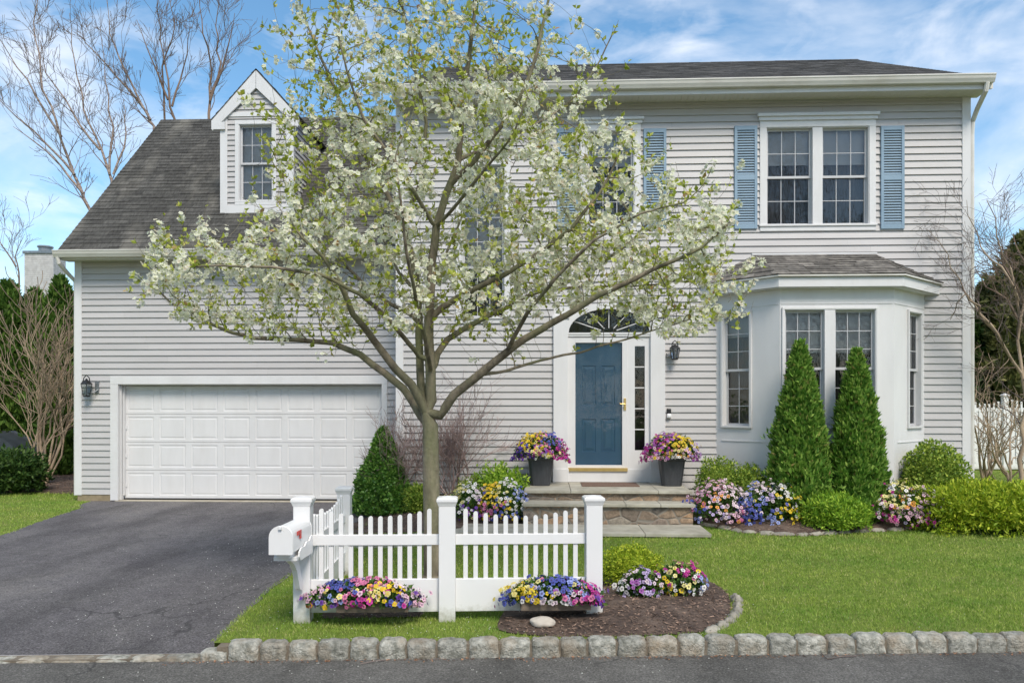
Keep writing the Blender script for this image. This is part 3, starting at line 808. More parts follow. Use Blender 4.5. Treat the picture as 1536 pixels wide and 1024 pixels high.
# blue door
b0, b1 = wx(863, YM), wx(933, YM)
bd = MB(); FDo = lambda u, z, d: (u, YM + .035 - d, z)
um = (b0 + b1) / 2; st = .10
zr = [dz0 + .20, dz0 + .80, wz(905, 608, YM), wz(905, 548, YM)]
A_ = wz(905, 678, YM); B_ = wz(905, 628, YM); C_ = zr[2]; D_ = zr[3]
u_l = [b0 + .11, um - .045, um + .045, b1 - .11]
grid_u = [b0, u_l[0], u_l[1], u_l[2], u_l[3], b1]; E_ = dz1 - .02; D2 = D_ + .05
grid_z = [dz0, A_, B_, C_, D_, dz1]
for i in range(5):
    for j in range(5):
        if i in (1, 3) and j in (1, 3):
            relief(bd, FDo, grid_u[i], grid_u[i + 1], grid_z[j], grid_z[j + 1], 0, .0, in1=.025, in2=.07, deep=.014, lift=.004)
        else:
            bd.quad(FDo(grid_u[i], grid_z[j], 0), FDo(grid_u[i + 1], grid_z[j], 0), FDo(grid_u[i + 1], grid_z[j + 1], 0), FDo(grid_u[i], grid_z[j + 1], 0))
bd.box(b0, b1, YM + .05, YM + .07, dz0, dz1)
BD = bd.build('front_door', 'door_blue', house)
sd = MB(); sa0, sa1 = wx(852, YM), wx(941, YM)
sd.box(sa0, b0, YM - .03, YM + .03, dz0 - .07, dz1 + .09); sd.box(b1, sa1, YM - .03, YM + .03, dz0 - .07, dz1 + .09)
sd.box(b0, b1, YM - .03, YM + .03, dz1, dz1 + .09); sd.box(b0, b1, YM - .029, YM + .03, dz0 - .07, dz0)
SD = sd.build('storm_door', 'trim', house, bevel=.003)
sgm = MB(); sgm.quad((b0, YM - .012, dz0), (b1, YM - .012, dz0), (b1, YM - .012, dz1), (b0, YM - .012, dz1)); sgm.build('pane', 'storm_glass', SD)
br = MB(); br.box(sa0, sa1, YM - .06, YM - .03, dz0 - .10, dz0 - .045); br.build('sill', 'brass', SD)
hd = MB(); hx = wx(937, YM); hz = wz(937, 606, YM)
hd.box(hx - .018, hx + .018, YM - .045, YM - .03, hz - .1, hz + .1); hd.tube([(hx, YM - .045, hz), (hx, YM - .085, hz), (hx - .09, YM - .085, hz + .005)], .011, 8)
hd.build('handle', 'brass', SD, bevel=.002)

# ================================================================ STEPS, MAT, LANTERNS, PLANTERS
LZ = .51
lx0, lx1 = wx(786, 11.55), wx(1038, 11.55)
steps = empty('front_steps', ((lx0 + lx1) / 2, 12, 0), 'two fieldstone steps with grey bluestone treads below the blue door', 'steps')
def slabs(mb, x0, x1, y0, y1, z0, z1, cuts, g=.006):
    xs = [x0] + [x0 + (x1 - x0) * c for c in cuts] + [x1]
    for a, b in zip(xs, xs[1:]): mb.box(a + g / 2, b - g / 2, y0, y1, z0, z1)
m = MB(); slabs(m, lx0, lx1, 11.50, YM - .04, LZ - .045, LZ, (.28, .80)); m.build('landing', 'bluestone', steps, bevel=.006)
m = MB(); m.box(lx0 + .04, lx1 - .03, 11.55, YM - .05, 0, LZ - .046); m.build('riser', 'stone_veneer', steps)
m = MB(); tx1 = wx(1043, 11.15); slabs(m, lx0 - .01, tx1, 11.12, 11.53, .315, .36, (.37, .60, .80)); m.build('tread', 'bluestone', steps, bevel=.006)
m = MB(); m.box(lx0 + .0, tx1 - .03, 11.17, 11.54, 0, .314); m.build('riser', 'stone_veneer', steps)
path = MB()
ax0, ay0 = GR(1063, 797, .06)
sx0 = wx(693, 10.9)
slabs(path, sx0, ax0, 10.38, 11.16, .015, .062, (.30, .52, .74))
o = path.build('path_slab', 'bluestone', None, bevel=.006); prop(o, kind='structure'); o.name = 'path_slab'
m = MB(); dx_, dy_ = wx(872, 12.3), wx(957, 12.3); m.box(dx_, dy_, 12.05, 12.62, LZ + .001, LZ + .014)
o = m.build('doormat', 'mat_brown', None, bevel=.004); prop(o, 'thin brown doormat lying on the bluestone landing', 'doormat')

def lantern(px, py, Y, F, label, scale=1.0, flip=1):
    x, z = XZ(px, py, Y)
    t = empty('wall_lantern', (x, Y, z), label, 'lantern', 'lanterns on the house wall')
    s = scale
    m = MB(); m.box(x + .07 * s, x + .13 * s, Y - .035, Y, z - .09 * s, z + .08 * s) if flip > 0 else m.box(x - .03, x + .03, Y - .035, Y, z - .1, z + .1)
    m.tube([(x + .12 * flip * s, Y - .03, z - .04 * s), (x + .09 * flip * s, Y - .10, z - .08 * s), (x, Y - .15, z - .10 * s)], .010, 6)
    m.build('bracket', 'pewter', t)
    c = (x, Y - .15, z)
    m = MB(); m.lathe([(.035 * s, -.15 * s), (.055 * s, -.14 * s), (.055 * s, -.125 * s)], c, 6); m.lathe([(.088 * s, .035 * s), (.085 * s, .05 * s), (.02 * s, .10 * s), (.01 * s, .12 * s)], c, 6)
    for k in range(6):
        a = 2 * pi * k / 6; m.tube([(c[0] + .052 * s * cos(a), c[1] + .052 * s * sin(a), z - .125 * s), (c[0] + .083 * s * cos(a), c[1] + .083 * s * sin(a), z + .035 * s)], .005, 4)
    m.tube([(x - .055 * s, Y - .15, z + .05 * s), (x - .04 * s, Y - .15, z + .13 * s), (x, Y - .15, z + .17 * s), (x + .04 * s, Y - .15, z + .13 * s), (x + .055 * s, Y - .15, z + .05 * s)], .008 * s, 6)
    m.build('cage', 'dark_metal', t)
    m = MB(); m.lathe([(.047 * s, -.12 * s), (.078 * s, .034 * s)], c, 6); m.build('glass', 'glass', t)
    m = MB(); m.lathe([(.012 * s, -.11 * s), (.014 * s, -.02 * s), (.004 * s, .0)], c, 8); m.build('bulb', 'trim', t)
lantern(137, 580, YG, FG, 'dark metal wall lantern on the siding beside the garage door', 1.25)
lantern(1010, 527, YM, FM, 'grey metal wall lantern near the blue door, partly behind blossom twigs', 1.0, -1)
x, z = XZ(1003, 619, YM)
t = empty('doorbell_camera', (x, YM, z), 'small black and white doorbell camera on siding beside the pilaster', 'camera')
m = MB(); m.box(x - .035, x + .035, YM - .045, YM - .01, z - .01, z + .075); m.build('body', 'black_plastic', t, bevel=.01)
m = MB(); m.box(x - .04, x + .04, YM - .075, YM - .012, z - .085, z - .012); m.build('base', 'vinyl', t, bevel=.02)
# ================================================================ GROUND
KA = Vector((*GR(430, 990, -.1), 0)); KB = Vector((*GR(1536, 978, -.1), 0))
KU = (KB - KA).normalized(); KN = Vector((-KU.y, KU.x, 0))       # KN points to the house
def K(s, d, z=0.0): p = KA + KU * s + KN * d; return Vector((p.x, p.y, z))
def kerb_s(px, py=980, z=-.05):
    p = Vector((*GR(px, py, z), 0)); return (p - KA).dot(KU)
DR = [GR(300, 978), GR(440, 855)]
sD = kerb_s(300)
drR = [(DR[0][0], DR[0][1]), (-2.70, 7.5), (-2.75, 9.5), (-2.82, 13.95)]
drL = [(-7.35, 4.6), (-7.38, 9.0), (-7.45, 10.4), (-7.72, 11.4), (-8.0, 12.9), (-8.3, 13.35), (-8.42, 13.95)]
def interp(pl, y):
    for (x0, y0), (x1, y1) in zip(pl, pl[1:]):
        if y0 <= y <= y1: return x0 + (x1 - x0) * (y - y0) / (y1 - y0)
    return pl[0][0] if y < pl[0][1] else pl[-1][0]
SK0 = KA + KN * .12
def kerbY(x, d=0.0): p = KA + KN * d; return p.y + (x - p.x) * KU.y / KU.x
lawn = MB()
# right lawn
pts = [(drR[0][0], kerbY(drR[0][0], .12))] 
pts += [(60, kerbY(60, .12)), (60, 13.95), (drR[-1][0], 13.95)] + [p for p in reversed(drR[1:-1])]
lawn.quad(*[(x, y, 0) for x, y in pts])
ptsl = [(-60, kerbY(-60, .12)), (drL[0][0], kerbY(drL[0][0], .12))] + drL[1:] + [(-60, 13.95)]
lawn.quad(*[(x, y, 0) for x, y in ptsl])
lawn.quad((-60, 13.95, 0), (60, 13.95, 0), (300, 400, 0), (-300, 400, 0))
lawn.quad((-300, -60, -.16), (300, -60, -.16), (300, -9, -.11), (-300, -9, -.11))
o = lawn.build('lawn', 'lawn'); prop(o, kind='structure')
# road
road = MB(); road.quad((-200, -9, -.1), (200, -9, -.1), (200, kerbY(200, .02), -.1), (-200, kerbY(-200, .02), -.1))
o = road.build('road', 'asphalt_road'); prop(o, kind='structure')
# driveway
dm = MB(); ys = [None] + [6.2, 6.8, 7.5, 8.5, 9.5, 10.5, 11.5, 12.5, 13.3, 13.95]
rows = []
rj = random.Random(3)
ysf = []
y = 5.9
while y < 13.95: ysf.append(y); y += .12
ysf.append(13.95)
xa, xb = -7.36, DR[0][0]
rows.append([(xa + (xb - xa) * i / 10, kerbY(xa + (xb - xa) * i / 10, .13), -.080) for i in range(11)])
rows.append([(xa + (xb - xa) * i / 10, kerbY(xa + (xb - xa) * i / 10, .30) , -.066) for i in range(11)])
for y in ysf[0:]:
    a, b = interp(drL, y) - rj.uniform(.01, .05), interp(drR, y) + rj.uniform(.01, .045)
    zz = -.080 + .086 * min(1, max(0, (y - 5.3) / 1.5)); zz = min(zz, .006)
    if y < kerbY(b, .34): continue
    rows.append([(a + (b - a) * i / 10, y, zz) for i in range(11)])
b0_ = len(dm.v)
for r in rows: dm.v += r
for j in range(len(rows) - 1):
    for i in range(10):
        dm.f.append((j * 11 + i, j * 11 + i + 1, (j + 1) * 11 + i + 1, (j + 1) * 11 + i))
o = dm.build('driveway', 'asphalt_drive', smooth=True); prop(o, kind='structure')
# concrete-free earth skirt below driveway edge keeps the step to the lawn closed
ek = MB()
for pl in (drL, drR):
    for (x0, y0), (x1, y1) in zip(pl, pl[1:]):
        y0 = max(y0, kerbY(x0, .135))
        ek.quad((x0, y0, -.1), (x1, y1, -.1), (x1, y1, 0), (x0, y0, 0))
ek.build('lawn_edge', 'lawn', o)

# kerb of granite blocks
def block(mb, P0, ux, uy, L, D, z0, z1, rr, rough=.010, rnd_=.017, n=(8, 5, 7)):
    b = len(mb.v); nx, ny, nz = n; idx = {}
    sd = rr.uniform(0, 100)
    for i in range(nx + 1):
        for j in range(ny + 1):
            for k in range(nz + 1):
                if 0 < i < nx and 0 < j < ny and 0 < k < nz: continue
                a, c, e = i / nx, j / ny, k / nz
                p = P0 + ux * (L * a) + uy * (D * c); q = Vector((p.x, p.y, z0 + (z1 - z0) * e))
                # round the corners
                ctr = P0 + ux * (L / 2) + uy * (D / 2); cz = (z0 + z1) / 2
                ea = max(0, abs(a - .5) * 2 - .55) / .45; ec = max(0, abs(c - .5) * 2 - .4) / .6; ee = max(0, abs(e - .5) * 2 - .5) / .5 * (1 if e > .5 else .3)
                kx = rnd_ * (ec ** 2 * .5 + ee ** 2 * .55) * (1 if a > .5 else -1) * ea
                q -= ux * kx
                q -= uy * (rnd_ * (ea ** 2 * .7 + ee ** 2 * .9) * (1 if c > .5 else -1) * ec)
                if e > .5: q.z -= rnd_ * .55 * (ea ** 2 + ec ** 2) * ee
                nv = (mnoise.noise_vector(Vector((q.x * 14 + sd, q.y * 14, q.z * 14))) * rough + mnoise.noise_vector(Vector((q.x * 38, q.y * 38 + sd, q.z * 38))) * rough * .55)
                q += nv
                idx[i, j, k] = len(mb.v); mb.v.append(tuple(q))
    def face(a, b_, c, d): mb.f.append((idx[a], idx[b_], idx[c], idx[d]))
    for i in range(nx):
        for k in range(nz):
            face((i, 0, k), (i + 1, 0, k), (i + 1, 0, k + 1), (i, 0, k + 1)); face((i, ny, k), (i, ny, k + 1), (i + 1, ny, k + 1), (i + 1, ny, k))
        for j in range(ny):
            face((i, j, nz), (i + 1, j, nz), (i + 1, j + 1, nz), (i, j + 1, nz)); face((i, j, 0), (i, j + 1, 0), (i + 1, j + 1, 0), (i + 1, j, 0))
    for j in range(ny):
        for k in range(nz):
            face((0, j, k), (0, j, k + 1), (0, j + 1, k + 1), (0, j + 1, k)); face((nx, j, k), (nx, j + 1, k), (nx, j + 1, k + 1), (nx, j, k + 1))
kb = MB(); rr = random.Random(21)
s = sD - .005; smax = kerb_s(1536) + 5.0
first = True
mo = MB()
while s < smax:
    L = rr.uniform(.195, .235)
    if first: L = .20
    top = .028 + rr.uniform(-.008, .008)
    block(kb, K(s, rr.uniform(-.004, .01)), KU, KN, L, .15, -.13, -.03 if first else top, rr)
    s += L + rr.uniform(.006, .016); first = False
s = sD - .02
while s > kerb_s(0) - 4.5:
    L = rr.uniform(.22, .31)
    block(kb, K(s - L, -.0), KU, KN, L, .13, -.15, -.074 + rr.uniform(-.004, .004), rr, rough=.008)
    s -= L + rr.uniform(.008, .02)
kerb = kb.build('kerb', 'granite', smooth=True); prop(kerb, kind='structure')
mo = MB()
p = [K(sD + .12, .03, -.13), K(smax, .03, -.13), K(smax, .13, -.13), K(sD + .12, .13, -.13)]; mo.prism(p, (0, 0, .128))
p = [K(kerb_s(0) - 4.5, .012, -.13), K(sD, .012, -.13), K(sD, .13, -.13), K(kerb_s(0) - 4.5, .13, -.13)]; mo.prism(p, (0, 0, .048))
mo.build('mortar', 'mortar', kerb)

# front walk hidden behind the fence rail
wk = MB(); w0 = GR(520, 823); 
fr = [(-2.74, 9.45), (-1.9, 9.55), (-1.2, 9.8), (-.85, 10.2), (sx0 - .01, 10.6)]
bk = [(-2.76, 10.25), (-2.0, 10.35), (-1.5, 10.6), (-1.2, 10.95), (sx0 - .01, 11.16)]
for i in range(4): wk.prism([(fr[i][0], fr[i][1], 0.0), (fr[i + 1][0] - .008, fr[i + 1][1], 0.0), (bk[i + 1][0] - .008, bk[i + 1][1], 0.0), (bk[i][0], bk[i][1], 0.0)], (0, 0, .03))
o = wk.build('front_walk', 'bluestone'); prop(o, kind='structure')

# planting beds
def inpoly(x, y, P):
    c = False; n = len(P)
    for i in range(n):
        (x0, y0), (x1, y1) = P[i], P[(i + 1) % n]
        if (y0 > y) != (y1 > y) and x < (x1 - x0) * (y - y0) / (y1 - y0) + x0: c = not c
    return c
def smooth_poly(P, it=2):
    for _ in range(it):
        Q = []
        for i in range(len(P)):
            a, b = P[i], P[(i + 1) % len(P)]
            Q += [(a[0] * .75 + b[0] * .25, a[1] * .75 + b[1] * .25), (a[0] * .25 + b[0] * .75, a[1] * .25 + b[1] * .75)]
        P = Q
    return P
bed_edge = [GR(p, q) for p, q in ((1046, 788), (1075, 792), (1115, 800), (1165, 804), (1220, 804), (1290, 799), (1360, 796), (1437, 791), (1560, 792))]
bedA = bed_edge + [(9.0, 12.2), (7.2, 12.9), (lx1, 12.9)]
bedB = [GR(505, 803), GR(600, 800), GR(690, 797), (sx0 - .02, 11.2), (lx0, 11.25), (lx0, 12.9), (X0M, 12.9), (X0M, 13.9), (-2.6, 13.9), (-2.6, 11.0)]
bedC = smooth_poly([tuple(K(kerb_s(745), .16)[:2]), GR(748, 925), GR(770, 905), GR(850, 893), GR(905, 868), GR(990, 856), GR(1060, 868), GR(1094, 890), GR(1098, 918), GR(1080, 940), tuple(K(kerb_s(1050), .16)[:2])])
cx_, cy_ = GR(652, 889)
bedD = [(cx_ + (.95 + .12 * sin(3 * a)) * cos(a) + .1, cy_ + (.48 + .06 * cos(2 * a)) * sin(a)) for a in [2 * pi * k / 28 for k in range(28)]]
bedE = [GR(484, 928), GR(632, 926), GR(640, 905), GR(484, 908)]
bedF = [(-13, 14.9), (-9.6, 15.0), (-8.9, 14.6), (-8.85, 19.0), (-13, 19)]
BEDS = [bedA, bedB, bedC, bedD, bedE, bedF]
def bedheight(i, x, y):
    P = BEDS[i]
    dmin = min(_segd(x, y, P[k], P[(k + 1) % len(P)]) for k in range(len(P)))
    hh = (.13, .10, .05, .035, .02, .04)[i]
    return .008 + hh * min(1, dmin / .5) ** .7
def _segd(x, y, a, b):
    dx, dy = b[0] - a[0], b[1] - a[1]; L = dx * dx + dy * dy
    t = max(0, min(1, ((x - a[0]) * dx + (y - a[1]) * dy) / L)) if L else 0
    return math.hypot(x - a[0] - t * dx, y - a[1] - t * dy)
chips = [[], [], []]
for bi, P in enumerate(BEDS):
    bm = bmesh.new(); f = bm.faces.new([bm.verts.new((x, y, 0)) for x, y in P])
    bmesh.ops.triangulate(bm, faces=[f])
    for _ in range(4):
        long = [e for e in bm.edges if e.calc_length() > .3]
        if not long: break
        bmesh.ops.subdivide_edges(bm, edges=long, cuts=1); bmesh.ops.triangulate(bm, faces=bm.faces[:])
    for v in bm.verts:
        v.co.z = bedheight(bi, v.co.x, v.co.y) + mnoise.noise(v.co * 5) * .012
    me = bpy.data.meshes.new('mulch_bed'); bm.to_mesh(me); bm.free()
    for p in me.polygons: p.use_smooth = True
    if me.polygons and sum(p.normal.z for p in me.polygons) < 0: me.flip_normals()
    o = link('mulch_bed', me, 'mulch'); prop(o, kind='structure')
    xs = [p[0] for p in P]; ys_ = [p[1] for p in P]
    area = (max(xs) - min(xs)) * (max(ys_) - min(ys_)); n = int(min(area, 30) * (900 if bi in (2, 3, 4) else 420))
    for _ in range(n):
        x, y = rr.uniform(min(xs), max(xs)), rr.uniform(min(ys_), max(ys_))
        if inpoly(x, y, P): chips[0].append((x, y, bedheight(bi, x, y) + .006))
CP = np.array(chips[0]); n = len(CP)
Dd = rnd(n); Dd[:, 2] *= .25; Nn = rnd(n) * .4; Nn[:, 2] += 1
V, F = leaves_vf(CP, Dd, Nn, NR.uniform(.02, .06, n), NR.uniform(.006, .016, n), .15)
o = npmesh('mulch_chips', V, F, 'chips'); prop(o, kind='stuff')

# bed edging stones
def edging(name, pl, n, h, label, z0=-.03, dep=.12, tall=.07, mat='fieldstone'):
    t = MB(); r2 = random.Random(len(pl) * 7)
    d = [0]
    for a, b in zip(pl, pl[1:]): d.append(d[-1] + math.dist(a, b))
    T = d[-1]; s = 0
    def at(s):
        for i in range(len(pl) - 1):
            if d[i] <= s <= d[i + 1] + 1e-9:
                f = (s - d[i]) / (d[i + 1] - d[i]); return Vector((pl[i][0] + (pl[i + 1][0] - pl[i][0]) * f, pl[i][1] + (pl[i + 1][1] - pl[i][1]) * f, 0))
        return Vector((*pl[-1], 0))
    while s < T - .1:
        L = r2.uniform(*n); a = at(s); b = at(min(T, s + L)); u = (b - a).normalized(); w = Vector((-u.y, u.x, 0))
        block(t, a, u, w, L - .012, dep, z0, tall + r2.uniform(-.012, .012), r2, rough=.014, rnd_=.025, n=(4, 3, 3)); s += L
    o = t.build(name, mat, smooth=True)
    return prop(o, label, 'edging')
edging('stone_edging', bed_edge[:-1], (.20, .32), 0, 'low curved edging of flat grey-tan stones in front of the bay window bed', tall=.045)
edging('stone_edging', [GR(1094, 893), GR(1100, 906), GR(1096, 922), GR(1080, 936), GR(1058, 947), GR(1040, 952)], (.10, .19), 0, 'short curve of rough grey-brown stones round the kerbside mulch bed', tall=.05, dep=.09)
# rock
rk_ = bmesh.new(); bmesh.ops.create_icosphere(rk_, subdivisions=4, radius=1)
x, y = GR(814, 943)
for v in rk_.verts:
    n_ = 1 + .16 * mnoise.noise(v.co * 1.6 + Vector((3, 1, 0)))
    v.co = Vector((v.co.x * .105 * n_, v.co.y * .07 * n_, max(v.co.z, -.4) * .048 * n_))
me = bpy.data.meshes.new('rock'); rk_.to_mesh(me); rk_.free()
for p in me.polygons: p.use_smooth = True
o = link('rock', me, 'rock'); o.location = (x, y, .052); prop(o, 'smooth oval tan rock on the mulch in front of the picket fence', 'rock')
# litter at the kerb foot
n = 420; ss = NR.uniform(kerb_s(250), kerb_s(1536) + 1, n); dd = -np.abs(NR.normal(size=n)) * .03 - .006
LP = np.array([tuple(K(a, b, -.096)) for a, b in zip(ss, dd)])
D_l = rnd(n); D_l[:, 2] *= .15; N_l = rnd(n) * .3; N_l[:, 2] += 1
V, F = leaves_vf(LP, D_l, N_l, NR.uniform(.008, .035, n), NR.uniform(.005, .016, n))
o = npmesh('leaf_litter', V, F, 'litter'); prop(o, kind='stuff')
tw = MB()
q = [Vector((*GR(a, b, -.1), -.09)) for a, b in ((1230, 979), (1241, 990), (1262, 986), (1285, 985))]; tw.tube(q, .004, 4)
q = [Vector((*GR(a, b, -.1), -.09)) for a, b in ((541, 997), (560, 993), (578, 991))]; tw.tube(q, .003, 4)
o = tw.build('fallen_twigs', 'bark_grey'); prop(o, kind='stuff')

# ================================================================ PICKET FENCE, MAILBOX
fence = empty('picket_fence', (*GR(670, 930), 0), 'low white vinyl picket fence with scalloped tops and four square posts by the street', 'fence')
FP1, FP2, FP3 = [Vector((*GR(p, q), 0)) for p, q in ((455, 931), (671, 929), (890, 926))]
FP0 = Vector((-2.13, 8.05, 0))
def post(p, h, w=.137, yaw=0.0):
    c, s_ = cos(yaw), sin(yaw)
    m = MB(); m.lathe([(w / 2 * 1.0, -.02), (w / 2, h - .06)], p, 4, twist=pi / 4 + yaw)
    # scale: lathe radius is to the corner
    k = math.sqrt(2)
    m = MB(); m.lathe([(w / 2 * k, -.03), (w / 2 * k, h - .07)], p, 4, twist=pi / 4 + yaw)
    o = m.build('post', 'vinyl', fence, bevel=.006)
    m = MB(); m.lathe([(w / 2 * k * 1.02, h - .075), (w / 2 * k * 1.12, h - .055), (w / 2 * k * 1.26, h - .035), (w / 2 * k * 1.26, h - .015), (w / 2 * k * 1.05, h - .004), (.01, h + .006)], p, 4, twist=pi / 4 + yaw)
    m.build('cap', 'vinyl', o, bevel=.002)
yw = math.atan2((FP3 - FP1).y, (FP3 - FP1).x)
post(FP1, 1.035, yaw=yw); post(FP2, 1.03, yaw=yw); post(FP3, 1.03, yaw=yw); post(FP0, .93, yaw=yw)
def bay(A, B, n, ztop0, ztop1, zr, zb, dip=.10, lean=0):
    u = (B - A).normalized(); w = Vector((-u.y, u.x, 0)); L = (B - A).length
    m = MB(); g = .0685
    Fr = lambda a, z, d: tuple(A + u * a - w * d + Vector((0, 0, z)))
    m.fbox(Fr, g, L - g, zr[0], zr[1], -.022, .022); m.fbox(Fr, g, L - g, zb[0], zb[1], -.022, .022)
    m.build('rail', 'vinyl', fence, bevel=.003)
    m = MB()
    for i in range(n):
        f = (i + 1) / (n + 1); x = g + (L - 2 * g) * f
        h = ztop0 + (ztop1 - ztop0) * f - dip * (1 - (2 * f - 1) ** 2) ** .8
        hw_ = .0185
        for z0, z1 in ((zb[1] - .02, zr[0] + .02), (zr[1] - .02, h)):
            if z1 == h:
                pr = [(x - hw_, z0), (x + hw_, z0), (x + hw_, h - hw_)] + [(x + hw_ * cos(a), h - hw_ + hw_ * sin(a)) for a in (pi / 5, 2 * pi / 5, 3 * pi / 5, 4 * pi / 5)] + [(x - hw_, h - hw_)]
                m.prism([Fr(a, z, .011) for a, z in pr], -w * -.022)
            else: m.fbox(Fr, x - hw_, x + hw_, z0, z1, -.011, .011)
    m.build('picket_panel', 'vinyl', fence)
bay(FP1, FP2, 12, .97, .965, (.63, .715), (.075, .345))
bay(FP2, FP3, 12, .965, .965, (.63, .715), (.075, .345))
bay(FP1, FP0, 14, .93, .90, (.56, .64), (.05, .25), dip=.13)

# mailbox
MX, MY = FP1.x + .0, FP1.y - .0685
mb_ = empty('mailbox', (MX, MY - .25, .62), 'white rounded mailbox with red flag on a curved arm fixed to the fence end post', 'mailbox')
my1, my0 = MY + .02, MY - .47; mz = .665; w = .0825; hs = .125
prof = [(-w, 0), (w, 0), (w, hs)] + [(w * cos(a), hs + w * .98 * sin(a)) for a in [pi * k / 12 for k in range(1, 12)]] + [(-w, hs)]
m = MB(); m.prism([(MX + a, my1, mz + b) for a, b in prof], (0, my0 - my1, 0)); o = m.build('body', 'vinyl', mb_, bevel=.003)
m = MB(); m.prism([(MX + a * 1.05, my0 - .012, mz + b * 1.03 - .004) for a, b in prof], (0, .022, 0)); DO = m.build('door', 'vinyl', mb_, bevel=.004)
m = MB(); m.box(MX - .012, MX + .012, my0 - .03, my0 - .012, mz + .185, mz + .21); m.build('handle', 'vinyl', DO, bevel=.003)
m = MB(); x = MX + w + .004
m.prism([(x, my0 + .21, mz + .082), (x, my0 + .21, mz + .150), (x, my0 + .115, mz + .150), (x, my0 + .115, mz + .118), (x, my0 + .175, mz + .118), (x, my0 + .175, mz + .082)], (.005, 0, 0)); m.build('flag', 'red_flag', mb_)
m = MB(); m.box(MX - .055, MX + .055, MY - .42, MY + .0, mz - .045, mz - .002)
m.box(MX - .09, MX + .09, MY - .38, MY - .0, mz - .075, mz - .045)
# scalloped side boards
for sx in (-1, 1):
    x = MX + sx * .088
    P = [(x, MY, mz - .08), (x, MY - .31, mz - .08), (x, MY - .335, mz - .05), (x, MY - .33, mz - .015), (x, MY - .28, mz + .01), (x, MY - .2, mz + .006), (x, MY - .15, mz + .035), (x, MY - .08, mz + .03), (x, MY - .04, mz + .06), (x, MY, mz + .065)]
    m.prism(P, (.012 * sx, 0, 0))
m.build('arm', 'vinyl', mb_, bevel=.002)
m = MB()
cv = [(MY - .30, mz - .09), (MY - .22, mz - .13), (MY - .15, mz - .20), (MY - .11, mz - .29), (MY - .075, mz - .36), (MY - .02, mz - .385)]
cv2 = [(MY - .0, mz - .33), (MY - .05, mz - .26), (MY - .09, mz - .17), (MY - .15, mz - .09)]
m.prism([(MX - .02, a, b) for a, b in cv + cv2], (.04, 0, 0)); m.build('brace', 'vinyl', mb_, bevel=.004)

# far white fence beyond the lawn
ff = empty('picket_fence', (9, 21.5, 0), 'tall white picket fence far beyond the lawn past the house corner', 'fence')
YF = 21.5; xs0 = wx(1430, YF)
posts_x = [wx(1452, YF), wx(1507, YF), wx(1507, YF) + 2.35, wx(1507, YF) + 4.7]
zt_ = lambda px, py: wz(px, py, YF)
for x in posts_x:
    m = MB(); k = math.sqrt(2); m.lathe([(.065 * k, -.05), (.065 * k, 2.02)], (x, YF, 0), 4, twist=pi / 4); o = m.build('post', 'vinyl', ff)
    m = MB(); m.lathe([(.09 * k, 2.02), (.09 * k, 2.05), (.01, 2.10)], (x, YF, 0), 4, twist=pi / 4); m.build('cap', 'vinyl', o)
prev = posts_x[0] - 2.3
for x in posts_x:
    m = MB(); m.box(prev + .06, x - .06, YF - .02, YF + .02, 1.60, 1.70); m.box(prev + .06, x - .06, YF - .02, YF + .02, .03, .28)
    m.box(prev + .06, x - .06, YF - .005, YF + .005, .28, 1.60)
    m.build('rail', 'vinyl', ff)
    m = MB(); n = int((x - prev) / .12)
    for i in range(n):
        f = (i + .5) / n; xx = prev + (x - prev) * f; m.box(xx - .025, xx + .025, YF - .03, YF - .02, .2, 1.97 - .16 * (1 - (2 * f - 1) ** 2))
    m.build('picket_panel', 'vinyl', ff)
    prev = x

# neighbouring house: only its chimney shows over the evergreens
nh = empty('neighbour_house', (-16, 27, 0), 'neighbouring house with white brick chimney showing above the evergreens', 'house')
m = MB(); m.box(-24, -14.2, 27, 35, 0, 4.0); m.build('wall', 'siding', nh)
rf = MB(); rf.prism([(-24.4, 26.7, 3.9), (-24.4, 31, 5.7), (-24.4, 35.3, 3.9)], (10.6, 0, 0)); RF = rf.build('roof', 'shingle', nh)
YC = 26.5; cxa, cxb = wx(37, YC), wx(80, YC); czt = wz(57, 378, YC)
m = MB(); m.box(cxa, cxb, YC, YC + .7, 0, czt - .05)
zb = 4
while zb < czt - .1: m.box(cxa - .008, cxb + .008, YC - .008, YC + .7, zb, zb + .055); zb += .075
CH = m.build('chimney', 'whitebrick', nh)
m = MB(); m.box(cxa - .05, cxb + .05, YC - .05, YC + .75, czt - .05, czt + .04); m.lathe([(.22, .04), (.22, .20), (.26, .22), (.26, .27), (.05, .30)], ((cxa + cxb) / 2, YC + .35, czt), 12)
m.build('cap', 'pewter', CH)
# covered grill at the left edge
x, y = -13.15, 17.4
t = empty('covered_grill', (x, y, 0), 'dark grey tarp draped over a low bulky object behind the left shrubs', 'cover')
m = MB(); pr = [(-.8, .0), (-.82, .8), (-.6, 1.08), (.1, 1.10), (.45, .95), (.75, .72), (.85, .62), (.9, 0)]
m.prism([(x + a, y, b) for a, b in pr], (0, .9, 0)); m.build('cover', 'tarp', t, bevel=.05)
# ================================================================ PLANTS
def dome_pts(n, c, rx, ry, rz, shell=(.72, 1.0), amp=.12, freq=3.0, low=-.35, seed=0, power=2.0):
    """points and outward directions in the outer layer of a lumpy mound"""
    out = []; nr = np.random.RandomState(seed + 1)
    d = nr.normal(size=(int(n * 1.9), 3)); d = unit(d); d = d[d[:, 2] > low][:n]
    o = Vector((seed * 1.7, seed * .9, 0))
    k = np.array([1 + amp * mnoise.noise(Vector(v) * freq + o) * 2 for v in d])
    r = nr.uniform(shell[0], shell[1], len(d)) ** 1.0 * k
    stray = nr.uniform(size=len(d)) < .03; r = np.where(stray, r * nr.uniform(1.03, 1.17, len(d)), r)
    P = d * r[:, None] * np.array([rx, ry, rz]) + np.array(c)
    return P, d

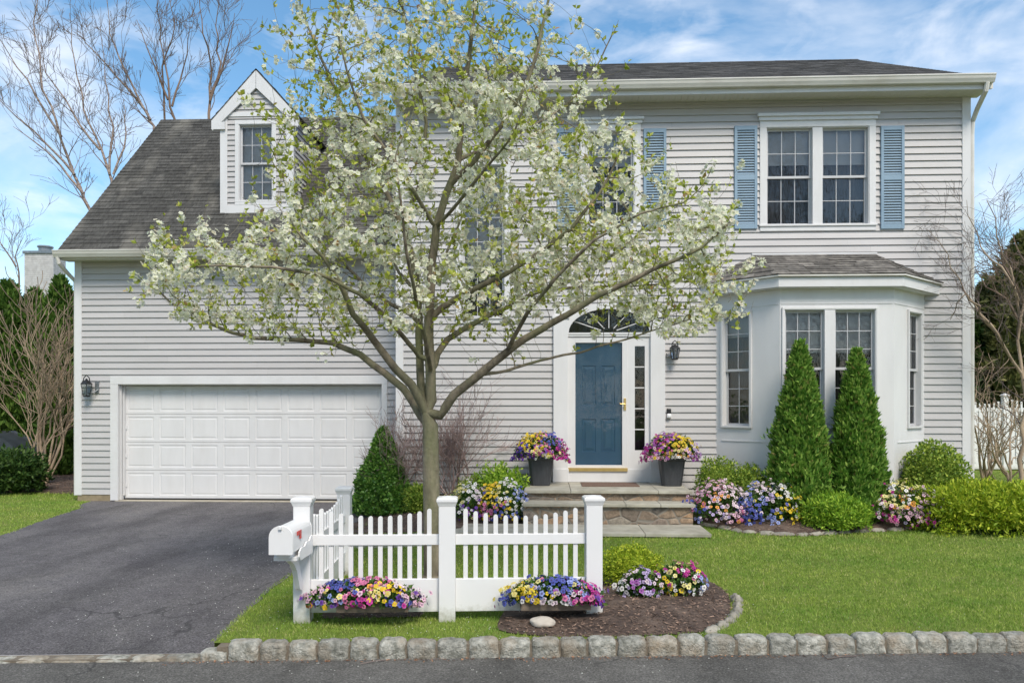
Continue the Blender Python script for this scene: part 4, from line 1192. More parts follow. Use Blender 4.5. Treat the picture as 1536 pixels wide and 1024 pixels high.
def shrub(name, px, py, Y, w, h, mat, label, cat='shrub', group=None, leaf=.035, lw=.6, n=7000, base=0.0, depth=None, amp=.12, seed=0, low=-.6, up=.25, spread=.7, freq=3.0, shell=(.66, 1.03), box=0.0):
    """rounded shrub: px = centre sight line, w,h = width/height in metres"""
    x = wx(px, Y); depth = depth or w; amp = amp * 1.35
    t = empty(name, (x, Y, base), label, cat, group)
    rz = h * .56; c = (x, Y, base + h - rz)
    P, d = dome_pts(n, c, w / 2, depth / 2, rz, amp=amp, seed=seed, low=low, freq=freq, shell=shell)
    if box:
        q = (P - np.array(c)) / np.array([w / 2, depth / 2, rz]); m = np.max(np.abs(q), axis=1, keepdims=True); ll = np.linalg.norm(q, axis=1, keepdims=True)
        P = np.array(c) + (P - np.array(c)) * (1 + box * (ll / np.maximum(m, 1e-6) - 1))
    D = d * .8 + rnd(len(P)) * spread; D[:, 2] += up
    N = d + rnd(len(P)) * .5
    Lf = leaf * NR.uniform(.6, 1.35, len(P))
    V, F = leaves_vf(P, D, N, Lf, Lf * lw)
    ok = P[:, 2] > base + .01
    nc = 0
    npmesh('foliage', V, F, mat, t)
    # a woody core: stems fanning from the base
    m = MB(); r2 = random.Random(seed)
    for i in range(14):
        a = r2.uniform(0, 2 * pi); k = r2.uniform(.2, .75)
        e = Vector((c[0] + cos(a) * w / 2 * k, c[1] + sin(a) * depth / 2 * k, c[2] + rz * r2.uniform(.1, .6)))
        m.tube([(x + cos(a) * .03, Y + sin(a) * .03, base - .02), (x + (e.x - x) * .5, Y + (e.y - Y) * .5, base + (e.z - base) * .6), e], [.012, .009, .004], 4)
    m.build('stems', 'bark_brown', t)
    core = bmesh.new(); bmesh.ops.create_icosphere(core, subdivisions=3, radius=1)
    for v in core.verts:
        k = .70 * (1 + amp * mnoise.noise(v.co * freq + Vector((seed * 1.7, seed * .9, 0))) * 2)
        v.co = Vector((c[0] + v.co.x * w / 2 * k, c[1] + v.co.y * depth / 2 * k, max(base + .02, c[2] + v.co.z * rz * k)))
    me = bpy.data.meshes.new('inner_foliage'); core.to_mesh(me); core.free(); link('inner_foliage', me, 'leaf_dark' if mat == 'leaf_dark' else mat, t)
    return t

def cone_tree(name, px, Y, base, h, rad_fn, mat, label, n=14000, leaf=.05, lw=.4, seed=0, cat='shrub', group=None, upw=1.0, lump=.1, dark='leaf_dark', trunk=True, fan=3):
    """columnar evergreen: rad_fn(f) gives radius at height fraction f; upright sprays"""
    x = wx(px, Y); t = empty(name, (x, Y, base), label, cat, group)
    nr = np.random.RandomState(seed + 5)
    f = nr.uniform(0, 1, n); a = nr.uniform(0, 2 * pi, n)
    R0 = np.array([rad_fn(q) for q in f]); keep = nr.uniform(0, 1, n) < (R0 / R0.max()) ** .8 + .05
    f, a, R0 = f[keep], a[keep], R0[keep]; n = len(f)
    k = np.array([1 + lump * 2 * mnoise.noise(Vector((cos(A) * 2.2, sin(A) * 2.2, q * h * 2.6 + seed * 3.1))) + lump * mnoise.noise(Vector((cos(A) * 6, sin(A) * 6, q * h * 7))) for A, q in zip(a, f)])
    r = R0 * k * (1 - np.abs(nr.normal(size=n)) * .13)
    stray = nr.uniform(size=n) < .03; r = np.where(stray, r * nr.uniform(1.04, 1.22, n), r)
    P = np.stack([x + r * np.cos(a), Y + r * np.sin(a), base + f * h], 1)
    O = np.stack([np.cos(a), np.sin(a), np.zeros(n)], 1)
    V_, F_ = [], []; off = 0
    for j in range(fan):
        D = O * nr.uniform(.2, .9, (n, 1)) + nr.normal(size=(n, 3)) * .38; D[:, 2] += upw
        N = O + nr.normal(size=(n, 3)) * .5
        Lf = leaf * nr.uniform(.6, 1.4, n)
        V, F = leaves_vf(P, D, N, Lf, Lf * lw, .2); V_.append(V); F_.append(F + off); off += len(V)
    npmesh('foliage', np.vstack(V_), np.vstack(F_), mat, t)
    m = MB(); m.lathe([(max(.02, rad_fn(q) * .72), q * h) for q in [i / 14 for i in range(15)]], (x, Y, base), 14)
    for i, v in enumerate(m.v):
        kk = 1 + .22 * mnoise.noise(Vector(v) * 4); m.v[i] = (x + (v[0] - x) * kk, Y + (v[1] - Y) * kk, v[2])
    m.build('inner_foliage', mat, t)
    if trunk:
        m = MB(); m.tube([(x, Y, base - .05), (x, Y, base + .35)], [.05, .04], 7); m.build('trunk', 'bark_brown', t)
    return t

def flowers(parent, c, rx, ry, rz, patches, n, size=.026, seed=0, low=-.25, leaves=1400, spill=0.0, lname='foliage'):
    """pansy mound: five-petalled flowers whose colour goes in patches; patches = [(x,y,z in -1..1, petal, centre)]"""
    nr = np.random.RandomState(seed)
    P, d = dome_pts(leaves, c, rx, ry, rz, shell=(.45, .97), amp=.14, seed=seed, low=low)
    P[:, 2] -= spill * (np.abs((P[:, 0] - c[0]) / rx) ** 3) * rz
    D = d * .8 + rnd(len(P)) * .6; D[:, 2] += .2
    Lf = nr.uniform(.025, .055, len(P)); V, F = leaves_vf(P, D, d + rnd(len(P)) * .4, Lf, Lf * .55)
    npmesh(lname, V, F, 'leaf_under', parent)
    n = int(n * 2.2)
    P, d = dome_pts(n, c, rx, ry, rz, shell=(.90, 1.10), amp=.14, seed=seed + 50, low=low)
    P[:, 2] -= spill * (np.abs((P[:, 0] - c[0]) / rx) ** 3) * rz
    pc = np.array([p[0] for p in patches])
    VV, FF, CC = [], [], []; b = 0
    for p, dv in zip(P, d):
        q = (p - np.array(c)) / np.array([rx, ry, rz]) + nr.normal(size=3) * .17
        i = int(np.argmin(np.linalg.norm(pc - q, axis=1)))
        pet, cen = patches[i][1], patches[i][2]
        if nr.uniform() < .10: j = nr.randint(len(patches)); pet, cen = patches[j][1], patches[j][2]
        jit = nr.uniform(.75, 1.15)
        nn = Vector(dv + nr.normal(size=3) * .35 + np.array([0, -.25, .25])).normalized()
        a = nn.orthogonal().normalized(); e = nn.cross(a); s = size * nr.uniform(.7, 1.2)
        th0 = nr.uniform(0, 6.28); p = Vector(p) + nn * .012
        for k in range(5):
            th = th0 + k * 2 * pi / 5; u = a * cos(th) + e * sin(th); v = nn.cross(u)
            rel = (nr.uniform(-.15, .35))
            pts = [p + nn * (.001 * k), p + u * s * .62 - v * s * .52 + nn * s * (.18 + rel * .3), p + u * s * 1.05 - v * s * .26 + nn * s * rel, p + u * s * 1.05 + v * s * .26 + nn * s * rel, p + u * s * .62 + v * s * .52 + nn * s * (.18 + rel * .3)]
            VV += [tuple(x) for x in pts]; FF.append([b + i_ for i_ in range(5)])
            cc = np.array(pet) * jit
            CC += [cen] + [cc, cc, cc, cc]; b += 5
    npmesh('blossoms', np.array(VV), FF, 'petal', parent, col=np.array(CC).clip(0, 1))

YE = (.78, .58, .03); PY = (.80, .72, .28); WH = (.82, .80, .76); PU = (.17, .06, .38); BL = (.09, .12, .42); LB = (.30, .36, .66)
PK = (.68, .20, .36); MG = (.50, .04, .27); LV = (.52, .42, .66); PP = (.78, .50, .60); OR = (.80, .36, .06); LI = (.38, .12, .42); WP = (.80, .66, .70)
DC = (.05, .02, .08); YC_ = (.75, .5, .05)

# --- flower boxes at the fence
def flower_box(px0, px1, py, label, patches, seed, fx0, fx1, n):
    u = (FP3 - FP1).normalized(); w = Vector((-u.y, u.x, 0)); o0 = FP1 - w * .055
    def on(px):
        k = (px - CX) / FP; D = (CA * 1 - 0, 0); A = o0.x * CA + o0.y * SA; B = u.x * CA + u.y * SA; T = -o0.x * SA + o0.y * CA; Q = -u.x * SA + u.y * CA
        return o0 + u * ((k * T - A) / (B - k * Q))
    a, b = on(px0), on(px1); L = (b - a).length
    t = empty('flower_box', tuple((a + b) / 2), label, 'flower box')
    F = lambda x, z, d: tuple(a + u * x - w * (d + .17) + Vector((0, 0, z + .125)))
    m = MB(); m.fbox(F, 0, L, .0, .095, -.018, 0); m.fbox(F, 0, L, 0, .095, -.17, -.152); m.fbox(F, .0, .018, 0, .095, -.152, -.018); m.fbox(F, L - .018, L, 0, .095, -.152, -.018)
    m.fbox(F, .0, L, .072, .098, 0.001, .010)
    m.build('trough', 'wood_box', t, bevel=.002)
    m = MB(); m.fbox(F, .018, L - .018, .0, .08, -.152, -.018); m.build('soil', 'soil', t)
    x0 = on(fx0).x; x1 = on(fx1).x; c = ((x0 + x1) / 2, (a.y + b.y) / 2 - .09, .225)
    flowers(t, c, (x1 - x0) / 2, .14, .135, patches, n, seed=seed, leaves=3000, spill=.2, low=-.28, size=.021)
def Pt(x, z, c, d=DC): return ((x, -.5, z), c, d)
flower_box(510, 615, 919, 'wooden trough of purple, pink and yellow pansies against the fence beside the mailbox', [
    Pt(-.95, .1, PP), Pt(-.85, -.5, OR), Pt(-.75, .5, PP), Pt(-.8, -.2, PU), Pt(-.6, -.4, PU), Pt(-.5, .7, BL), Pt(-.62, .2, LB), Pt(-.45, -.7, LI), Pt(-.4, .3, PY, YC_), Pt(-.3, .6, BL), Pt(-.3, -.3, PP), Pt(-.15, 0, PK), Pt(0, .7, PK), Pt(.05, .3, MG), Pt(-.12, .5, WP),
    Pt(.15, .0, MG), Pt(.3, .5, PY, YC_), Pt(.45, .1, YE, OR), Pt(.5, .5, YE, OR), Pt(.2, -.4, BL), Pt(.65, -.2, BL), Pt(.7, .4, PU), Pt(.85, .0, PP), Pt(.9, .4, WP), Pt(.55, -.4, LV)], 31, 464, 632, 250)
flower_box(780, 882, 922, 'wooden trough of yellow, white and magenta pansies at the right end of the fence', [
    Pt(-.95, -.1, BL), Pt(-.85, .3, PY, YC_), Pt(-.8, -.4, BL), Pt(-.6, .3, YE), Pt(-.5, -.2, YE), Pt(-.35, .2, YE), Pt(-.4, .7, PY), Pt(-.2, .8, BL), Pt(-.1, .5, LB), Pt(-.25, -.5, WH), Pt(0, 0, WP), Pt(.1, .6, BL), Pt(.15, -.4, WH), Pt(.25, .4, WP), Pt(.3, -.1, LV),
    Pt(.45, .5, LB), Pt(.5, .1, PK), Pt(.65, -.4, MG), Pt(.7, .4, MG), Pt(.85, .1, LI), Pt(.95, -.1, PU), Pt(.75, -.1, PK)], 37, 760, 898, 230)

# --- pots by the door
def planter(px, label, patches, seed):
    Y = 12.28; x = wx(px, Y)
    t = empty('planter', (x, Y, LZ), label, 'planter', 'planters flanking the front door')
    m = MB(); m.lathe([(.150, .0), (.155, .02), (.205, .40), (.222, .415), (.222, .455), (.205, .455), (.198, .42)], (x, Y, LZ), 28, square=.72)
    m.build('pot', 'pot', t)
    m = MB(); m.lathe([(.195, .40), (.02, .43)], (x, Y, LZ), 16); m.build('soil', 'soil', t)
    flowers(t, (x, Y - .02, LZ + .53), .41, .32, .27, patches, 420, size=.0215, seed=seed, leaves=3600, low=-.30, spill=.22)
planter(811, 'dark ribbed pot of purple, yellow and magenta pansies standing left of the blue door', [Pt(-.9, .1, PU), Pt(-.7, .2, BL), Pt(-.8, -.3, PU), Pt(-.5, .4, YE), Pt(-.3, .6, YE), Pt(-.3, .0, PY), Pt(-.1, .8, YE), Pt(.1, .7, PK), Pt(.3, .7, BL), Pt(.1, .2, PK), Pt(.3, .2, MG), Pt(.5, .3, LI), Pt(.8, .1, MG), Pt(.7, -.2, MG), Pt(.3, -.2, PY), Pt(-.1, -.2, WH), Pt(-.5, -.2, PU)], 3)
planter(1007, 'dark ribbed pot of magenta and bright yellow pansies standing right of the storm door', [Pt(-.9, .1, MG), Pt(-.7, .3, LI), Pt(-.6, -.2, PP), Pt(-.4, .6, MG), Pt(-.2, .8, LI), Pt(-.2, .2, YE), Pt(.0, .5, YE), Pt(.2, .1, PY), Pt(.3, .7, YE), Pt(.5, .4, YE), Pt(.3, -.2, OR), Pt(.6, .0, PP), Pt(.85, .1, LV), Pt(.9, -.3, LI), Pt(.0, -.3, WH), Pt(-.4, -.1, PK)], 9)

# --- ground flower clumps
def clump(px, py, Y, w, h, label, patches, seed, n, base=.03, size=.024):
    w, h, base = w * 1.12, h * 1.18, .07; n = int(n * 1.5)
    x = wx(px, Y); t = empty('pansy_clump', (x, Y, base), label, 'flowers', 'pansy clumps planted in the mulch')
    flowers(t, (x, Y, base + h * .30), w / 2, w * .34, h * .70, patches, n, seed=seed, size=size, leaves=int(2300 * max(.6, w)), low=-.35)
clump(1078, 750, 11.35, .78, .50, 'pink, white and lilac pansies beside the right end of the steps', [Pt(-.9, .0, BL), Pt(-.8, .5, PP), Pt(-.6, .2, PK), Pt(-.5, -.3, LB), Pt(-.4, .7, PP), Pt(-.2, .4, OR), Pt(0, .8, PP), Pt(.1, .3, WP), Pt(.3, .0, PP), Pt(.5, .4, WP), Pt(.3, .7, WP), Pt(.7, .1, PP), Pt(-.3, -.1, LV), Pt(.8, -.2, PK)], 12, 170)
clump(1153, 752, 11.28, .80, .48, 'blue, white and yellow pansies before the taller narrow evergreen', [Pt(-.9, .2, BL), Pt(-.7, .5, LB), Pt(-.6, .0, BL), Pt(-.3, .7, WP), Pt(-.3, .2, BL), Pt(-.1, .5, LV), Pt(0, -.2, LB), Pt(.1, .3, YE), Pt(.3, .6, WH), Pt(.4, .0, YE), Pt(.6, .3, YE), Pt(.8, .1, WH), Pt(.9, -.1, YE)], 14, 170)
clump(1352, 750, 11.35, 1.02, .48, 'pastel pink, magenta and orange pansies under the rounded boxwood', [Pt(-.9, .2, WP), Pt(-.7, .0, MG), Pt(-.5, .5, PY), Pt(-.5, -.4, PK), Pt(-.3, .7, WH), Pt(-.1, .5, OR), Pt(0, .8, PY), Pt(.1, .1, PP), Pt(.2, -.2, MG), Pt(.3, .5, PP), Pt(.45, .2, LV), Pt(.6, .5, WH), Pt(.8, .1, LV), Pt(.9, .3, WP), Pt(-.2, 0, PP)], 16, 220)
clump(706, 755, 11.5, .62, .42, 'yellow, white and dark purple pansies behind the middle fence post', [Pt(-.8, .3, PY), Pt(-.4, .6, PY), Pt(-.3, .2, WH), Pt(-.6, -.3, DC), Pt(0, .6, WH), Pt(.2, .2, PU), Pt(.5, .5, WP), Pt(.7, .1, PP), Pt(.1, -.4, LI)], 18, 110)
clump(755, 750, 11.45, .66, .48, 'yellow and blue-white pansies against the left side of the steps', [Pt(-.8, .4, YE, OR), Pt(-.5, .7, YE, OR), Pt(-.3, .3, YE, OR), Pt(-.5, -.1, PK), Pt(-.1, .5, PY), Pt(.1, .2, YE), Pt(.3, .7, WH), Pt(.4, .2, WH), Pt(.6, .5, LB), Pt(.8, .1, WH), Pt(.3, -.4, BL), Pt(.7, -.3, LB), Pt(-.2, -.3, BL)], 20, 140)
def gclump(px, py, w, h, label, patches, seed, n):
    x, y = GR(px, py); t = empty('pansy_clump', (x, y, .04), label, 'flowers', 'pansy clumps planted in the mulch')
    flowers(t, (x, y, .04 + h * .3), w / 2, w * .34, h * .7, patches, n, seed=seed, size=.020, leaves=1300, low=-.3)
gclump(961, 900, .38, .23, 'lilac and white pansies in the kerbside mulch below the lime bush', [Pt(-.8, .3, WH), Pt(-.5, .7, WP), Pt(-.4, -.2, LV), Pt(-.1, .3, LI), Pt(.1, .6, LV), Pt(.3, .0, LV), Pt(.5, -.3, LV), Pt(.7, .3, WP), Pt(.8, -.1, LV), Pt(0, -.5, WH)], 22, 75)
gclump(1018, 897, .46, .27, 'yellow, pink and white pansies near the curved edging stones', [Pt(-.8, .6, MG), Pt(-.7, .2, YE), Pt(-.4, .2, YE), Pt(-.3, .7, PY), Pt(-.1, .2, WH), Pt(.1, .7, PK), Pt(.3, .1, PY), Pt(.3, .8, MG), Pt(.6, .3, WH), Pt(.7, .7, MG), Pt(.9, .2, LB), Pt(0, -.4, PY), Pt(.6, -.4, WH)], 24, 100)

# --- shrubs
gx, gy = GR(944, 884)
shrub('boxwood', 946, 0, gy + .12, .62, .40, 'leaf_yellow', 'lime-yellow leafy bush beside the right fence post', 'bush', leaf=.026, n=5200, base=.0, depth=.55, seed=1, low=-.5, amp=.1)
def yr(f):
    return .455 * min(1, (f / .10 + .55)) * (1 - f ** 1.35) ** .85 + .015
cone_tree('arborvitae', 1200, 11.52, .08, 2.62, yr, 'leaf_cedar', 'taller of two narrow conical evergreens before the bay window', n=9500, leaf=.085, seed=1, cat='evergreen', group='conical evergreens before the bay window', lump=.17)
cone_tree('arborvitae', 1285, 11.55, .08, 2.50, lambda f: yr(f) * .93, 'leaf_cedar', 'shorter of two narrow conical evergreens before the bay window', n=9500, leaf=.085, seed=4, cat='evergreen', group='conical evergreens before the bay window', lump=.17)
shrub('boxwood', 1401, 0, 12.0, .98, 1.14, 'leaf_boxwood', 'clipped globe boxwood at the right house corner', 'bush', leaf=.048, n=8200, base=.08, seed=5, amp=.05, low=-.75)
shrub('boxwood', 1080, 0, 12.0, .74, .84, 'leaf_boxwood', 'round light green boxwood behind the pink pansies by the steps', 'bush', leaf=.038, n=5000, base=.13, seed=6)
shrub('boxwood', 1122, 0, 11.85, .64, .74, 'leaf_boxwood', 'smaller boxwood beside the left conical evergreen', 'bush', leaf=.038, n=4200, base=.12, seed=7)
shrub('low_shrub', 1252, 0, 11.02, .95, .50, 'leaf_lime', 'bright green low spreading shrub between two pansy clumps', 'shrub', leaf=.058, lw=.34, n=6500, base=.02, depth=.75, seed=8, up=.5, amp=.14)
shrub('low_hedge', 1490, 0, 11.15, 2.05, .66, 'leaf_yellow', 'wide yellow-green spreading hedge at the right edge of the lawn', 'hedge', leaf=.070, lw=.34, n=16000, base=.0, depth=1.1, seed=9, up=.5, amp=.16, freq=4.5, box=.5)
def hr(f): return .50 * (min(1, f / .12 + .62)) * (1 - f ** 2.0) ** .9 * (1 - .35 * f) + .02
cone_tree('holly_bush', 575, 12.35, .03, 1.40, hr, 'leaf_holly', 'dense dark green conical holly beside the garage door', n=9000, leaf=.052, lw=.6, seed=9, upw=.3, lump=.13, fan=2)
shrub('boxwood', 627, 0, 12.0, .46, .46, 'leaf_boxwood', 'small green bush between the conical holly and the tree trunk', 'bush', leaf=.042, n=2600, base=.06, seed=11)
shrub('azalea_bush', 752, 0, 12.2, .82, .72, 'leaf_lime', 'loose yellow-green bush behind the flowers left of the steps', 'bush', leaf=.06, lw=.4, n=3800, base=.08, seed=12, amp=.2, up=.5, spread=.9)
shrub('azalea_bush', 712, 0, 12.3, .55, .55, 'leaf_boxwood', 'darker green bush by the siding left of the yellow-green one', 'bush', leaf=.055, lw=.4, n=2200, base=.08, seed=13, amp=.2, up=.5, spread=.9)
shrub('laurel_bush', 20, 0, 15.0, 1.15, .85, 'leaf_dark', 'dark glossy evergreen bush at the left edge of the lawn', 'bush', leaf=.10, lw=.42, n=4200, base=0, seed=14, amp=.18, up=.3)

# evergreen screen on the left
for i, (px, Y, h, r, lab) in enumerate(((-32, 18.6, 5.0, .85, 'leftmost dark arborvitae of the evergreen screen, cut by the picture edge'), (12, 19.0, 4.9, .80, 'dark arborvitae behind the laurel bush at the left edge'),
        (52, 19.4, 4.75, .75, 'dark arborvitae directly below the white brick chimney'), (90, 19.0, 5.0, .75, 'dark arborvitae next to the garage corner'), (130, 19.6, 4.8, .8, 'dark arborvitae half hidden behind the garage wing'))):
    cone_tree('arborvitae', px, Y, 0, h, (lambda f, r=r: r * (min(1, f / .1 + .7)) * (1 - f ** 2.2) ** .8 + .03), 'leaf_screen', lab, n=9000, leaf=.15, lw=.4, seed=20 + i, cat='evergreen tree', group='evergreen screen left of the garage', lump=.16, fan=2)

# ================================================================ WOODY GROWTH
def grow(polys, p, d, L, r, lvl, rr, up=.25, wob=.18, kids=3, ratio=.62, ang=.6, seg=5, rmin=.003, spread=(.3, .95), maxl=4):
    pts = [p.copy()]; rs = [r]; d = d.normalized()
    for i in range(seg):
        d = (d + Vector((rr.gauss(0, wob), rr.gauss(0, wob), rr.gauss(0, wob) + up * .25))).normalized()
        p = p + d * (L / seg); pts.append(p.copy()); rs.append(max(rmin, r * (1 - .8 * (i + 1) / seg)))
    polys.append((pts, rs))
    if lvl >= maxl: return
    for k in range(kids + rr.randint(0, 1)):
        f = rr.uniform(*spread); i = min(seg - 1, int(f * seg)); q = pts[i].lerp(pts[i + 1], f * seg - i)
        dd = (pts[i + 1] - pts[i]).normalized(); a = dd.orthogonal().normalized(); a.rotate(Matrix.Rotation(rr.uniform(0, 2 * pi), 3, dd))
        nd = dd * cos(ang) + a * sin(ang) * rr.uniform(.7, 1.2)
        grow(polys, q, nd, L * ratio * rr.uniform(.7, 1.2), rs[i] * .62, lvl + 1, rr, up, wob, kids, ratio, ang, max(3, seg - 1), rmin, spread, maxl)
def polys_mesh(polys, name, mat, parent, n0=6):
    m = MB()
    for pts, rs in polys: m.tube(pts, rs, n0 if max(rs) > .03 else (4 if max(rs) > .008 else 3), cap=False)
    return m.build(name, mat, parent, smooth=True)

def bare_tree(name, guides, label, seed, Yd, mat='bark_birch', cat='bare tree', L=2.2, kids=3, r0=.09, ang=.5, up=.35, maxl=3, group=None, thin=.006, base=None, twig_mat=None):
    """guides: list of lists of (px,py) sight-line points at camera distance Yd; first runs to the ground"""
    rr = random.Random(seed); polys = []; tw = []
    g0 = TP(*guides[0][0], Yd); bx = base if base else (g0.x, g0.y)
    t = empty(name, (bx[0], bx[1], 0), label, cat, group)
    for gi, g in enumerate(guides):
        pts = [TP(px, py, Yd + rr.uniform(-.3, .3) * (i > 0)) for i, (px, py) in enumerate(g)]
        if gi == 0: pts = [Vector((bx[0], bx[1], -.1)), Vector((bx[0], bx[1], -.1)).lerp(pts[0], .5)] + pts
        n = len(pts); r1 = r0 * (1 if gi == 0 else .6)
        rs = [max(thin, r1 * (1 - .88 * i / (n - 1))) for i in range(n)]
        # smooth wobble
        P2, R2 = [], []
        for i in range(n - 1):
            for k in range(3):
                f = k / 3; q = pts[i].lerp(pts[i + 1], f)
                if 0 < i or k: q = q + Vector((rr.gauss(0, .03), rr.gauss(0, .03), 0))
                P2.append(q); R2.append(rs[i] * (1 - f) + rs[i + 1] * f)
        P2.append(pts[-1]); R2.append(rs[-1])
        polys.append((P2, R2))
        st = 6 if gi == 0 else 1
        for i in range(st, len(P2) - 1):
            for _ in range(1):
                dd = (P2[i + 1] - P2[i]).normalized(); a = dd.orthogonal().normalized(); a.rotate(Matrix.Rotation(rr.uniform(0, 6.28), 3, dd))
                grow(tw, P2[i], dd * .8 + a * ang + Vector((0, 0, .2)), L * rr.uniform(.4, 1.1), max(thin, R2[i] * .45), 1, rr, up=up, kids=kids, maxl=maxl, rmin=thin * .7, ang=ang, ratio=.6)
    polys_mesh(polys, 'trunk', mat, t, 7); polys_mesh(tw, 'branches', twig_mat or mat, t, 5)
    return t
bt = 'bare trees behind the garage roof'
bare_tree('birch_tree', [[(135, 318), (112, 262), (85, 185), (62, 110), (52, 35), (58, -20)], [(112, 262), (50, 195), (-10, 140)], [(92, 205), (40, 120), (0, 60)], [(125, 290), (70, 225), (20, 190)]], 'leftmost bare birch leaning left above the garage eave', 2, 21, L=1.5, group=bt, kids=3, r0=.062, maxl=3, thin=.007, twig_mat='bark_twig')
bare_tree('birch_tree', [[(168, 272), (150, 225), (125, 165), (110, 90), (104, 20)], [(164, 262), (168, 190), (158, 120), (150, 40)], [(150, 225), (110, 170), (70, 110), (60, 60)], [(170, 262), (190, 200), (185, 150)]], 'bare birch with forked pale stems rising from the slope of the garage roof', 5, 22, L=1.4, group=bt, kids=3, r0=.06, thin=.007, twig_mat='bark_twig')
bare_tree('birch_tree', [[(232, 190), (215, 160), (175, 115), (140, 75), (112, 48)], [(226, 180), (185, 100), (165, 50), (160, 0)]], 'thin bare tree reaching left from the garage ridge end', 6, 23, L=1.3, group=bt, kids=3, r0=.06, thin=.007, twig_mat='bark_twig')
bare_tree('birch_tree', [[(262, 182), (252, 120), (240, 60), (236, -10)], [(258, 160), (275, 100), (285, 40)], [(252, 150), (228, 90), (205, 30)], [(250, 215), (243, 100), (262, 40), (255, -10)]], 'upright cluster of bare brown stems left of the dormer', 7, 22, L=1.3, group=bt, kids=3, r0=.055, mat='bark_twig', thin=.007, twig_mat='bark_twig')
bare_tree('birch_tree', [[(312, 170), (318, 110), (305, 50), (300, -10)], [(316, 140), (340, 80), (352, 20)], [(315, 152), (330, 95), (322, 40), (330, -10)]], 'bare brown stems just left of the dormer peak', 8, 23, L=1.3, group=bt, kids=3, r0=.0625, mat='bark_twig', thin=.007, twig_mat='bark_twig')
bare_tree('bare_tree', [[(30, 420), (22, 385), (35, 355)], [(24, 400), (5, 370), (-10, 350)]], 'small distant bare tree left of the brick chimney', 9, 30, L=1.6, kids=3, r0=.06, thin=.008, mat='bark_twig')

def multistem(name, px, py, label, cat, n, h, lean, seed, mat, r=.02, kids=3, maxl=3, up=.45, ang=.5, z=0.0, group=None, thin=.0035, ratio=.55, bias=0.0, kink=.18):
    rr = random.Random(seed); x, y = GR(px, py, z); t = empty(name, (x, y, z), label, cat, group); polys = []
    for i in range(n):
        a = rr.uniform(0, 2 * pi); l = rr.uniform(.1, lean)
        grow(polys, Vector((x + cos(a) * .08 * rr.random(), y + sin(a) * .08 * rr.random(), z - .03)), Vector((cos(a) * l + bias, sin(a) * l * .7, 1)), h * rr.uniform(.65, 1.05), r * rr.uniform(.6, 1.2), 1, rr, up=up, wob=kink, kids=kids, ratio=ratio, ang=ang, seg=8, rmin=thin, maxl=maxl, spread=(.25, .95))
    polys_mesh(polys, 'stems', mat, t, 6); return t
multistem('bare_shrub', 62, 728, 'tall bare tan multi-stemmed shrub left of the garage corner', 'shrub', 13, 3.7, .40, 4, 'bark_brown', r=.034, kids=5, maxl=3, thin=.008, ratio=.5)
multistem('bare_shrub', 612, 768, 'bare purplish twiggy shrub left of the tree trunk', 'shrub', 9, 1.4, .36, 5, 'bark_pink', r=.014, kids=8, maxl=3, up=.35, thin=.003, z=.05)
multistem('bare_shrub', 680, 766, 'bare purplish twiggy shrub right of the tree trunk', 'shrub', 10, 1.5, .42, 8, 'bark_pink', r=.016, kids=8, maxl=3, up=.35, thin=.003, z=.05)
multistem('bare_shrub', 1478, 722, 'bare crooked grey-brown stems before the far white fence', 'shrub', 7, 2.3, .4, 10, 'bark_brown', r=.035, kids=3, maxl=3, thin=.006, kink=.3)
multistem('bare_shrub', 1512, 735, 'bare crooked shrub at the right picture edge', 'shrub', 7, 2.2, .4, 12, 'bark_brown', r=.035, kids=3, maxl=3, thin=.006, kink=.3)
bare_tree('bare_tree', [[(1533, 640), (1531, 540), (1527, 450), (1505, 380), (1480, 300)], [(1532, 560), (1495, 500), (1462, 455), (1430, 400), (1392, 345)], [(1530, 480), (1545, 400), (1560, 300)], [(1500, 505), (1470, 470), (1448, 440), (1425, 480)], [(1527, 450), (1500, 400), (1470, 370), (1450, 300)]], 'bare many-branched tree reaching over the right house corner', 21, 12.0, mat='bark_brown', L=.95, kids=3, r0=.044, ang=.65, up=.1, thin=.0035, twig_mat='bark_grey', maxl=3)
bare_tree('bare_tree', [[(1565, 560), (1540, 470), (1515, 410), (1490, 370)], [(1550, 510), (1510, 450), (1480, 430), (1462, 400)], [(1545, 480), (1540, 400), (1520, 350)]], 'dense brown bare tree beside the olive evergreen at the right edge', 24, 17.5, mat='bark_twig', L=1.4, kids=4, r0=.06, ang=.7, up=.05, thin=.006, maxl=3)
# evergreens at the right edge
for i, (px, Y, h, r, mat, lab) in enumerate(((1540, 23.5, 6.9, 1.6, 'leaf_olive', 'tall olive-green evergreen behind the far white fence at the right edge'), (1484, 24.5, 5.6, 1.3, 'leaf_olive', 'rounded olive evergreen behind the far white fence near the house corner'), (1440, 24.0, 4.8, 1.1, 'leaf_dark', 'dark evergreen behind the far fence, mostly hidden by the house'))):
    cone_tree('evergreen_tree', px, Y, 0, h, (lambda f, r=r: r * (1 - f ** 2.4) ** .8 + .05), mat, lab, n=9000, leaf=.2, lw=.4, seed=40 + i, cat='evergreen tree', group='evergreens beyond the far white fence', lump=.25, fan=2, upw=.4)
